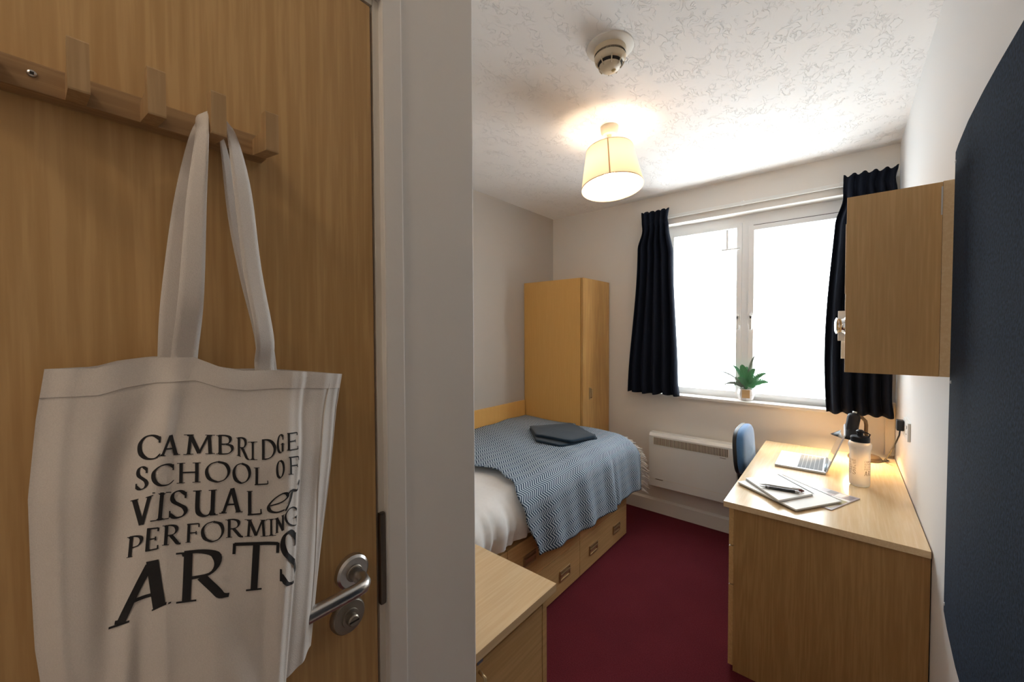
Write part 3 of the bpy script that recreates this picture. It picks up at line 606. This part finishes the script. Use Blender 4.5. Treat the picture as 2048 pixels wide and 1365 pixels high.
# ---------------------------------------------------------------- heater
t = thing('wall_heater', 'white slimline electric panel heater below the window', 'heater', (-.86, 3.12, .24))
w = MB(); w.prism([(3.150, .240), (3.076, .240), (3.070, .246), (3.070, .640), (3.084, .660), (3.150, .663)], -1.166, -.556, 'x'); w.build('casing', white, t)
w = MB(); w.box(-1.12, -.60, 3.150, 3.166, .30, .60); w.build('wall_bracket', dull, t)
bx('grille_recess', -1.128, -.608, 3.0688, 3.0698, .574, .629, dark, t)
w = MB()
for k in range(53):
    x = -1.128+.52*k/52; w.box(x-.0026, x+.0026, 3.0672, 3.0692, .574, .629)
tag(w.build('grille', cream, t), kind='stuff')
bx('badge', -1.115, -1.055, 3.0685, 3.0699, .300, .306, dull, t); bx('badge', -.66, -.622, 3.0685, 3.0699, .560, .5635, dull, t)
bx('seam', -1.16, -.566, 3.0692, 3.0702, .305, .3065, cream, t)
# ---------------------------------------------------------------- curtains
def curtain(label, x0t, x1t, x0b, x1b, zt, zb, npl, seed, belly=0, skew=0):
    rd = random.Random(seed); t = thing('curtain', label, 'curtain', ((x0t+x1t)/2, 3.085, zb), 'black curtains at the window')
    ph = [rd.uniform(-.5, .5) for _ in range(npl+2)]; hm = [rd.uniform(-.008, .012) for _ in range(npl+2)]
    def P(u, v):
        a = itp(v, [(0, x0t), (.05, x0t+.004), (.10, x0t+.010), (.2, x0t+(x0b-x0t)*.25), (1, x0b)]); b = itp(v, [(0, x1t), (.05, x1t-.012), (.10, x1t-.004), (.25, x1t+(x1b-x1t)*.35), (.92, x1b-.01), (1, x1b)])
        uu = u+.012*math.sin(v*5+seed)*math.sin(u*PI); k = uu*npl; i = int(min(max(k, 0), npl-1)); 
        x = a+(b-a)*uu+belly*math.sin(v*PI)*(1-u)
        pin = math.exp(-((v-.055)/.035)**2); amp = (.030 if v > .06 else .022)*(1-.55*pin)*(1+.3*v)
        y = 3.088+amp*math.sin(2*PI*k+ph[i]*.0)+.006*math.sin(u*9+v*7+seed)
        top = zt+.010*math.sin(2*PI*k*1.0+1)+skew*u; z = top+(zb+hm[i]*math.sin((k-i)*PI)-top)*v
        return (x, y, z)
    w = MB(); w.grid(P, npl*12, 60); c = w.build('cloth', curtain_m, t, True); md = c.modifiers.new('thick', 'SOLIDIFY'); md.thickness = .003
    for k in range(npl):
        x, y, z = P((k+.5)/npl, .05); h = MB(); h.tube([(x, y+.02, z), (x, y+.03, z+.012), (x, 3.145, z+.012), (x, 3.150, z)], .0018, 6); h.build('hook', white, t, True)
curtain('black curtain bunched at the left side of the window', -1.245, -1.028, -1.352, -.945, 2.392, .966, 5, 3)
curtain('black curtain behind the wall cabinet at the right side of the window', -.012, .222, -.075, .222, 2.378, .962, 5, 8, belly=-.035)
t = thing('curtain_track', 'white curtain track along the wall above the window', 'curtain track', (-.52, 3.15, 2.34))
w = MB(); w.box(-1.27, .228, 3.140, 3.152, 2.335, 2.357, .002); w.build('track', white, t)
for x in (-1.1, -.55, -.02): bx('bracket', x-.008, x+.008, 3.150, YW, 2.335, 2.365, white, t)
# ---------------------------------------------------------------- wall cabinet
t = thing('wall_cabinet', 'oak laminate cupboard hung on the right wall above the desk', 'cabinet', (.12, 2.15, 1.328))
CY = 1.650
bx('end_panel', .0035, .2105, CY, CY+.018, 1.329, 1.883, oakc, t, .0008)
bx('end_panel', .0035, .2105, 2.602, 2.62, 1.329, 1.883, oakd, t, .0008)
bx('bottom_panel', .006, .2105, CY+.0185, 2.6015, 1.331, 1.349, oakf, t); bx('top_panel', .006, .2105, CY+.0185, 2.6015, 1.863, 1.881, oakf, t)
bx('shelf', .012, .2105, CY+.0185, 2.6015, 1.58, 1.598, oakf, t)
bx('back_panel', .2112, XR-.001, CY+.001, 2.62, 1.329, 1.885, oakt, t, .0008)
bx('edge_reflection', .2075, .2108, CY-.0012, CY-.0002, 1.79, 1.87, alu, t)  # pale strip standing in for a reflection along the end panel's edge
bx('lipping', .0012, .0034, CY+.0005, CY+.018, 1.58, 1.80, oakt, t)
# knob unit poking out in front of the cupboard
t = thing('clear_knob_fitting', 'white square plate with a round clear chrome knob sticking out of the wall cupboard', 'fitting', (.0, 2.2, 1.418))
w = MB(); w.box(-.019, .03, 2.19, 2.2, 1.418, 1.545, .002); w.build('plate', white, t)
w = MB(); w.lathe([(.0, 0), (.044, 0), (.046, .004), (.044, .009), (.034, .012), (.030, .02), (.031, .028), (.034, .032), (.034, .036), (.026, .040), (0, .040)], 32, axis_T((.012, 2.17, 1.482), (-1, -.12, 0))); auto(w.build('knob', chrome, t))
w = MB(); w.box(-.008, .02, 2.3, 2.315, 1.336, 1.415, .001); w.build('foot', cream, t)
# ---------------------------------------------------------------- notice board
t = thing('notice_board', 'large dark navy felt notice board on the right wall', 'notice board', (.21, .97, .68))
def bX(y): return lin(y, [(1.1, .2035), (1.2, .2045), (1.35, .2085), (1.5, .2165), (1.57, .2215), (1.62, .225)])
n = 40; vs = []
for i in range(n+1):
    y = .33+(1.568-.33)*i/n; yb = .33+(1.600-.33)*i/n
    x = bX(y); vs += [(x, y, 1.934), (bX(yb), yb, .681), (XR-.001, yb, .681), (XR-.001, y, 1.934)]
fs = [(i*4+k, i*4+(k+1) % 4, (i+1)*4+(k+1) % 4, (i+1)*4+k) for i in range(n) for k in range(4)]+[(0, 1, 2, 3), (n*4+3, n*4+2, n*4+1, n*4)]
# subdivide the front so the far edge keeps its bow
mesh('felt_panel', vs, fs, felt, t)
for y, z in ((1.552, 1.905), (1.545, 1.325), (1.575, .712)):
    w = MB(); w.lathe([(0, .003), (.004, .002), (.005, 0)], 14, axis_T((bX(y)+.0005, y, z), (-1, 0, 0))); w.build('screw_cap', alu, t, True)
# ---------------------------------------------------------------- pendant lamp
LX, LY = -.95, 1.93
t = thing('pendant_lamp', 'lit cream drum shade pendant hanging from the textured ceiling', 'lamp', (LX, LY, ZC))
w = MB(); w.lathe([(.046, 0), (.046, -.010), (.043, -.030), (.034, -.040), (.012, -.043), (.008, -.060)], 32, TR((LX, LY, ZC))); auto(w.build('ceiling_rose', cream, t))
w = MB(); w.tube([(LX, LY, ZC-.05), (LX, LY, 2.39)], .0032, 8); w.build('flex', cream, t, True)
w = MB(); w.lathe([(.010, 2.41), (.019, 2.40), (.019, 2.355), (.014, 2.345)], 20, TR((LX, LY, 0))); auto(w.build('lamp_holder', cream, t))
dn = Vector((.44*.12+.9*.07, -.9*.12+.44*.07, -1)).normalized(); Tc = axis_T((LX, LY, 2.405), dn)
shade_m = translucent('lampshade_fabric', (.84, .70, .55), .22, (.90, .67, .46))
w = MB(); w.lathe([(.120, 0), (.157, .203)], 64, Tc, cap=False); sh = w.build('shade', shade_m, t, True)
w = MB(); w.lathe([(.1185, 0), (.1205, -.001), (.1215, .003), (.1195, .004)], 48, Tc, cap=False); w.build('shade_rim', cream, sh, True)
w = MB(); w.lathe([(.1555, .200), (.1578, .2005), (.1580, .2035), (.1560, .2045)], 64, Tc, cap=False); w.build('shade_rim', brass, sh, True)
sd = Vector((.40, -.91, 0)); 
def coneP(a, v, d): r = .120+.037*v+d; return Tc @ Vector((r*math.cos(a), r*math.sin(a), .203*v))
best = min(range(360), key=lambda k: (coneP(math.radians(k), .5, 0)-Vector((0, 0, 1.46))).length)
w = MB(); a0 = math.radians(best+2); w.grid(lambda u, v: coneP(a0+.045*(u-.5), v, .0012), 3, 6); w.build('shade_seam', translucent('shade_seam', (.55, .42, .28), .3), sh)
for k in range(3):
    a = k*2*PI/3+.4; w = MB(); w.tube([Tc @ Vector((.118*math.cos(a), .118*math.sin(a), .004)), Tc @ Vector((.02*math.cos(a), .02*math.sin(a), .02))], .0016, 6); w.build('shade_spoke', white, sh, True)
w = MB(); w.lathe([(.0, .072), (.016, .068), (.028, .052), (.031, .036), (.028, .020), (.016, .002), (.013, -.012)], 24, TR((LX, LY, 2.335), PI)); w.build('bulb', emit('lamp_bulb', (1.0, .83, .62), BULB_W), t, True)
# ---------------------------------------------------------------- smoke detector
t = thing('smoke_detector', 'round cream smoke detector on the textured ceiling', 'smoke detector', (-.685, 1.395, ZC))
T = TR((-.685, 1.395, ZC), PI)
w = MB(); w.lathe([(.086, -.001), (.086, .004), (.080, .008), (.060, .010)], 48, T); auto(w.build('ceiling_plate', mat('aged_plate', (.74, .69, .62), .6), t))
w = MB(); w.lathe([(.058, .008), (.058, .028), (.055, .030), (.055, .036), (.058, .038), (.055, .052), (.050, .058), (.047, .059)], 48, T); auto(w.build('housing', creamd, t))
w = MB(); w.lathe([(.0445, .050), (.0445, .066)], 48, T); w.build('sensor_chamber', dark, t, True)
w = MB(); w.lathe([(.040, .068), (.040, .073), (.034, .080), (.016, .086), (0, .087)], 48, T); auto(w.build('cap', creamd, t))
for k in range(8):
    a = k*PI/4+.2; c, s_ = math.cos(a), math.sin(a); w = MB(); w.tube([T @ Vector((.052*c, .052*s_, .054)), T @ Vector((.047*c, .047*s_, .067)), T @ Vector((.038*c, .038*s_, .079))], .0022, 6); w.build('rib', creamd, t, True)
w = MB()
for k in range(72):
    a = k*2*PI/72; c, s_ = math.cos(a), math.sin(a); w.tube([T @ Vector((.0565*c, .0565*s_, .030)), T @ Vector((.0565*c, .0565*s_, .0365))], .0012, 4)
tag(w.build('vent_slots', dark, t), kind='stuff')
w = MB(); w.lathe([(.008, .06), (.008, .085), (.006, .087), (0, .087)], 16, T @ Matrix.Translation((.012, -.006, .003))); w.build('indicator', mat('amber_lens', (.55, .38, .16), .3), t, True)
# ---------------------------------------------------------------- potted fern
t = thing('potted_fern', 'small green fern in a pale faceted pot on the window sill', 'plant', (-.527, 3.215, .966))
T = TR((-.527, 3.215, .966), 0, 0, .2)
w = MB(); w.lathe([(.036, 0), (.044, .006), (.055, .045), (.047, .082), (.043, .082), (.042, .074), (0, .074)], 8, T); pot = w.build('pot', mat('pale_concrete', (.66, .63, .62), .7, bump=(80, .2, .001)), t)
w = MB(); w.lathe([(.040, .0745), (.02, .079), (0, .080)], 12, T); w.build('soil', mat('soil', (.05, .035, .02), .9), t, True)
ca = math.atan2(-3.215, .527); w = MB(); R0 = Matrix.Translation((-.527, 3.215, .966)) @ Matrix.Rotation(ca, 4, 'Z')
w.add([R0 @ Vector(p) for p in ((.052, -.024, .022), (.052, .024, .022), (.0555, .024, .045), (.050, .024, .079), (.050, -.024, .079), (.0555, -.024, .045), (.046, -.024, .022), (.046, .024, .022), (.042, .024, .078), (.042, -.024, .078))], [(0, 1, 2, 5), (5, 2, 3, 4), (0, 5, 4, 9, 6), (1, 7, 8, 3, 2), (4, 3, 8, 9), (6, 7, 1, 0)]); w.build('tan_patch', mat('pot_tan', (.50, .34, .17), .5), pot)  # tan square patch on the side of the pot facing the camera
leaf = mat('fern_green', (.07, .24, .11), .55, Subsurface_Weight=0)
leafg = mat('fern_dry', (.12, .14, .11), .6)
rv = Vector((.985, .16, 0)); fv = Vector((-.16, .985, 0))
for (dx, dz, dy, drop, dense) in ((-.165, .125, .0, .0, .35), (-.155, .075, .03, .045, .5), (-.085, .165, .05, 0, .7), (-.03, .175, -.01, 0, 1.2), (.0, .16, .03, 0, 1.2), (.05, .215, .01, -.02, .4), (.055, .15, .0, 0, 1), (.12, .125, -.02, .0, 1), (.135, .085, .02, .02, 1.2), (-.05, .11, -.04, .02, 1), (.045, .105, -.045, .02, 1), (.02, .13, .05, 0, 1), (-.075, .085, .04, .05, .8)):
    b0 = Vector((-.527, 3.215, 1.040)); pts = []
    for k in range(15):
        f = k/14; pts.append(b0+rv*(dx*f**1.25)+fv*(dy*f)+Vector((0, 0, dz*(1-(1-f)**1.6)-drop*f**3*1.4)))
    w = MB(); w.tube(pts, [.0026*(1-.5*k/14) for k in range(15)], 5)
    L0 = .024*(.6+.4*dense)
    for k in range(2, 42):
        f = .14+.85*k/42; i = min(13, int(f*14)); g = f*14-i; p = pts[i].lerp(pts[i+1], g); d = (pts[i+1]-pts[i]).normalized(); sdv = d.cross(fv).normalized() if abs(dy) < .03 else d.cross(Vector((.3, .9, .2))).normalized()
        ln_ = L0*math.sin(min(1, (1-f)*1.15+.10)*PI*.5)*(.5+.5*dense)
        for sg in (-1, 1):
            q = p+sdv*sg*ln_+d*ln_*.45+fv*random.uniform(-.004, .004); w.add([p-d*.0022, p+d*.0022, q+d*.0014, q-d*.0016], [(0, 1, 2, 3)])
    w.build('frond', leafg if dense < .6 else leaf, t)
# ---------------------------------------------------------------- desk things
DZ = .735
def leaf_stack(m_, poly, z0, z1): return m_.prism(poly, z0, z1)
t = thing('magazine', 'glossy magazine with a photo collage cover lying under the notebooks', 'magazine', (0, 2.15, DZ))
magP = [(-.028, 2.031), (.064, 2.248), (-.090, 2.310), (-.180, 2.095)]
leaf_stack(MB(), magP, DZ+.0005, DZ+.004).build('pages', mat('mauve_paper', (.42, .35, .36), .35), t)
def quadP(P, u, v, z): a, b, c, d = [Vector((*p, z)) for p in P]; return (a*(1-u)+b*u)*(1-v)+(d*(1-u)+c*u)*v
for (u0, u1, v0, v1, c) in ((.06, .30, .05, .4, (.40, .36, .26)), (.34, .62, .04, .30, (.30, .26, .10)), (.62, .70, .02, .42, (.75, .75, .74)), (.72, .95, .05, .20, (.22, .19, .21)), (.72, .93, .24, .40, (.72, .72, .72)), (.30, .60, .36, .50, (.62, .60, .62)), (.80, .97, .42, .62, (.15, .14, .15)), (.62, .78, .55, .80, (.6, .6, .6))):
    MB().add([quadP(magP, u, v, DZ+.0044) for u, v in ((u0, v0), (u1, v0), (u1, v1), (u0, v1))], [(0, 1, 2, 3)]).build('printed_patch', mat('print', c, .4), t)
def wire_book(name, label, P, z0, z1, cat, loops, cover):
    """P: near, right, far, left corners; the wire runs along right-far"""
    t = thing(name, label, cat, (sum(p[0] for p in P)/4, sum(p[1] for p in P)/4, z0))
    m_ = MB(); m_.prism(P, z0, z0+.0012); m_.build('back_cover', cover, t)
    c = [sum(p[i] for p in P)/4 for i in (0, 1)]; Q = [(c[0]+(p[0]-c[0])*.985, c[1]+(p[1]-c[1])*.985) for p in P]
    m_ = MB(); m_.prism(Q, z0+.0014, z1-.0014); m_.build('pages', paper, t)
    m_ = MB(); m_.prism(P, z1-.0012, z1); m_.build('front_cover', paper, t)
    a, b = Vector((*P[1], z0)), Vector((*P[2], z0)); d = (b-a).normalized(); nn = Vector((d.y, -d.x, 0)); r = (z1-z0)*.62
    m_ = MB()
    for k in range(loops):
        p = a.lerp(b, (k+.7)/(loops+.4))+nn*.001; p.z = (z0+z1)/2
        m_.tube([p+nn*r*math.cos(q)+Vector((0, 0, r*math.sin(q)))+d*.0012*q for q in [2*PI*j/10 for j in range(11)]], .0007, 4, False)
    tag(m_.build('wire_binding', mat('binding_wire', (.06, .06, .065), .4, .6), t), kind='stuff')
    return t
wire_book('sketchbook', 'larger wire-bound white sketchbook lying open side down under the small notebook', [(-.136, 1.922), (.003, 2.138), (-.226, 2.344), (-.375, 2.104)], DZ+.0045, DZ+.013, 'notebook', 46, mat('grey_board', (.30, .27, .22), .6))
tagfix = [o for o in bpy.data.objects if o.name == 'sketchbook'][0]; tagfix['label'] = 'larger wire-bound white sketchbook underneath the small notebook on the desk'
wire_book('notebook', 'small wire-bound white notebook on top with two pens on it', [(-.197, 1.952), (-.092, 2.125), (-.238, 2.299), (-.350, 2.150)], DZ+.0135, DZ+.0235, 'notebook', 36, mat('grey_board', (.25, .25, .25), .6))
def pen(label, a, b, m1, m2):
    a, b = Vector(a), Vector(b); t = thing('pen', label, 'pen', tuple((a+b)/2), 'pens on the notebook'); L_ = (b-a).length; T = axis_T(a, b-a)
    w = MB(); w.lathe([(.0006, 0), (.0014, .004), (.0042, .016), (.0050, .022)], 14, T); auto(w.build('tip', alu2, t))
    w = MB(); w.lathe([(.0054, .022), (.0060, .03), (.0062, L_*.8), (.0060, L_-.02)], 14, T); auto(w.build('barrel', m1, t))
    w = MB(); w.lathe([(.0060, L_-.02), (.0056, L_-.006), (.0035, L_-.004), (.0035, L_), (0, L_)], 14, T); auto(w.build('cap', m2, t))
    for z in (.028, .033): w = MB(); w.lathe([(.0062, z), (.0064, z+.001), (.0062, z+.002)], 14, T, cap=False); w.build('ring', alu2, t, True)
    cv = (Vector((0, 0, 1))).normalized(); w = MB(); w.tube([T @ Vector((0, 0, L_-.008))+cv*.0072, T @ Vector((0, 0, L_-.042))+cv*.008], .0012, 6); w.build('clip', alu2, t, True)
pz = DZ+.0300
pen('black ballpoint pen lying on the small notebook', (-.280, 2.060, pz), (-.132, 2.083, pz), mat('pen_black', (.02, .02, .022), .3), alu2)
pen('grey ballpoint pen lying behind the black pen on the notebook', (-.286, 2.086, pz), (-.122, 2.113, pz), mat('pen_grey', (.45, .45, .45), .35), mat('pen_dark_red', (.13, .035, .03), .4))
# laptop
t = thing('laptop', 'silver laptop standing open on the desk', 'laptop', (-.165, 2.665, DZ))
lx0, lx1, ly0, ly1 = -.274, -.058, 2.514, 2.822
w = MB(); w.box(lx0, lx1, ly0, ly1, DZ+.002, DZ+.013, .004); w.build('base', alu, t)
bx('keyboard_deck', lx0+.095, lx1-.016, ly0+.02, ly1-.02, DZ+.0131, DZ+.0135, mat('key_well', (.5, .5, .52), .7), t)
w = MB()
for r_ in range(6):
    for c in range(14):
        x = lx0+.097+r_*.0172; y = ly0+.022+c*.0189; w.box(x+.0012, x+.0158, y+.0012, y+.0175, DZ+.0134, DZ+.0148)
tag(w.build('keys', mat('pale_keys', (.26, .27, .28), .8), t), kind='stuff')
bx('trackpad', lx0+.012, lx0+.085, ly0+.10, ly1-.10, DZ+.0131, DZ+.0134, mat('trackpad', (.66, .67, .69), .3), t)
w = MB(); w.tube([(lx1-.004, ly0+.02, DZ+.014), (lx1-.004, ly1-.02, DZ+.014)], .005, 10); w.build('hinge', mat('hinge_grey', (.25, .3, .34), .3, .6), t, True)
an = math.radians(19); T = Matrix.Translation((lx1, 0, DZ+.014)) @ Matrix.Rotation(an, 4, 'Y')
lid = MB().box(-.001, .0045, ly0, ly1, 0, .212, .002, T).build('lid', alu, t)
MB().box(-.0018, -.0010, ly0+.006, ly1-.006, .010, .206, 0, T).build('screen', mat('screen_reflection_tint', (.35, .27, .20), .08), lid)  # tan base colour stands in for the desk and wall reflected in the screen
for y in (ly0+.02, ly1-.02):
    for x in (lx0+.02, lx1-.02): w = MB(); w.lathe([(.006, 0), (.006, .002)], 12, TR((x, y, DZ))); w.build('foot', blackm, t)
# water bottle
BX, BY = .066, 2.452
t = thing('water_bottle', 'frosted plastic water bottle with black sports cap and printed lettering', 'bottle', (BX, BY, DZ))
bm_ = mat('frosted_plastic', (.86, .85, .83), .45, Transmission_Weight=.55, IOR=1.2)
w = MB(); w.lathe([(0, .002), (.030, .0), (.0365, .006), (.0380, .014), (.0380, .135), (.0372, .150), (.0385, .170), (.0425, .186), (.0430, .196), (.040, .204), (.031, .210)], 56, TR((BX, BY, DZ))); auto(w.build('body', bm_, t), 60)
w = MB(); w.lathe([(.034, .205), (.0355, .210), (.0355, .226), (.033, .231), (.014, .234)], 40, TR((BX, BY, DZ))); cp = auto(w.build('cap', black, t))
w = MB(); w.lathe([(.012, .232), (.011, .246), (.015, .249), (.015, .256), (.008, .262), (.0, .262)], 24, TR((BX, BY, DZ))); auto(w.build('spout', black, cp))
w = MB(); w.tube([(BX+.028, BY, DZ+.225), (BX+.034, BY-.003, DZ+.245), (BX+.022, BY-.005, DZ+.252), (BX+.008, BY, DZ+.25)], .003, 8); w.build('cap_loop', black, cp, True)
ca = math.atan2(-BY, -BX)
def cyl(s_, z): a = ca+s_/.0384; return (BX+.0384*math.cos(a), BY+.0384*math.sin(a), DZ+z)
rows = (('CAMBRIDGE', .118, .0085), ('SCHOOL OF', .106, .0085), ('VISUAL &', .094, .0085), ('PERFORMING', .083, .008), ('ARTS', .058, .021))
for start in (.0165, -.0125-.060):
    m_ = MB()
    for txt, z, h_ in rows:
        adv = .060/len(txt)
        for i, ch in enumerate(txt):
            if ch == ' ': continue
            for poly in glyph(ch, adv*.82/h_, .13, .05):
                m_.add([cyl(start+adv*(i+x*.82+.09), z+y*h_) for x, y in poly], [tuple(range(len(poly)))])
    m_.build('printed_lettering', mat('brown_print', (.12, .085, .05), .7), t)
w = MB()
for (a0, a1, z0, z1) in ((-.030, -.014, .183, .1835), (-.030, -.014, .176, .1765), (-.0145, -.014, .176, .1835)):
    w.add([(lambda p: (BX+(p[0]-BX)*1.118, BY+(p[1]-BY)*1.118, p[2]))(cyl(a0+(a1-a0)*k/8, z)) for z in (z0, z1) for k in range(9)], [(k, k+1, k+10, k+9) for k in range(8)])
w.build('volume_mark', alu2, t)
# desk lamp
HX, HY = .045, 2.90
t = thing('desk_lamp', 'black desk lamp with bell shade lit behind the bottle', 'lamp', (.10, 2.97, DZ))
w = MB(); w.lathe([(.074, 0), (.074, .010), (.066, .020), (.020, .026), (.012, .045)], 40, TR((.10, 2.975, DZ))); auto(w.build('base', mat('lamp_brown', (.06, .04, .025), .35), t))
w = MB(); w.tube([(.10, 2.975, DZ+.03)]+[(.10+.012*math.sin(q*PI), 2.975-.005*q, DZ+.03+.13*q) for q in (.3, .6, .9)]+[(.104, 2.965, .93), (.100, 2.95, .955), (.085, 2.93, .975), (.06, 2.91, .975)], .009, 12); w.build('neck', mat('lamp_neck', (.10, .06, .03), .35), t, True)
Tn = axis_T((HX+.008, HY, .998), (-.14, -.10, -1))
w = MB(); w.lathe([(0, -.002), (.018, 0), (.026, .008), (.029, .022), (.029, .085), (.036, .100), (.062, .122), (.084, .140)], 44, Tn, cap=False); hd = w.build('shade', black, t, True); md = hd.modifiers.new('thick', 'SOLIDIFY'); md.thickness = .0015
w = MB(); w.tube([Tn @ Vector((0, 0, -.012)), Tn @ Vector((0, 0, 0))], .010, 12); w.build('switch', alu2, hd, True)
w = MB(); w.lathe([(0, .062), (.010, .066), (.021, .082), (.024, .098), (.018, .114), (0, .120)], 20, Tn); w.build('bulb', emit('desk_bulb', (1.0, .66, .30), DESK_LAMP_W*8), t, True)
# power points
t = thing('wall_socket', 'white double wall socket above the desk corner', 'socket', (XR-.005, 2.56, .965))
bx('face_plate', XR-.010, XR, 2.475, 2.655, .962, 1.045, white, t, .002)
bx('switch', XR-.0135, XR-.0095, 2.50, 2.515, 1.015, 1.03, white, t, .001); bx('pin_hole', XR-.0106, XR-.0099, 2.52, 2.53, .985, .99, dark, t)
t = thing('mains_plug', 'black mains plug and lead in the wall socket', 'plug', (.20, 2.63, .95))
w = MB(); w.box(XR-.036, XR-.0105, 2.595, 2.640, .985, 1.035, .006); w.build('plug_body', blackm, t)
w = MB(); pts = [(.212, 2.618, .988), (.210, 2.62, .96), (.200, 2.68, .90), (.190, 2.78, .83), (.182, 2.88, .775), (.178, 2.95, .748), (.190, 3.00, .742), (.200, 2.985, .742), (.185, 2.96, .742), (.165, 2.965, .742)]
w.tube(pts, .0032, 8); w.build('lead', blackm, t, True)
t = thing('corner_trunking', 'pale boxed trunking in the corner below the right curtain', 'trunking', (.21, 3.14, .74))
bx('box', .192, XR-.001, 3.118, YW-.001, .74, 1.045, cream, t, .002); bx('cover', .197, .229, 3.1165, 3.1178, .76, 1.03, cream, t)
# added fill light on the lobby ceiling, unseen behind the camera, brightens door and bag
t = thing('lobby_fill', 'added round white fill light on the lobby ceiling', 'lamp', (-.17, -.62, ZC))
w = MB(); w.lathe([(.13, 0), (.13, -.02), (.12, -.022)], 40, TR((-.17, -.62, ZC))); auto(w.build('base', white, t))
w = MB(); w.lathe([(.12, -.022), (.115, -.05), (.08, -.07), (0, -.078)], 40, TR((-.17, -.62, ZC))); w.build('diffuser', emit('fill_diffuser', (1, .86, .68), LOBBY_FILL_W), t, True)
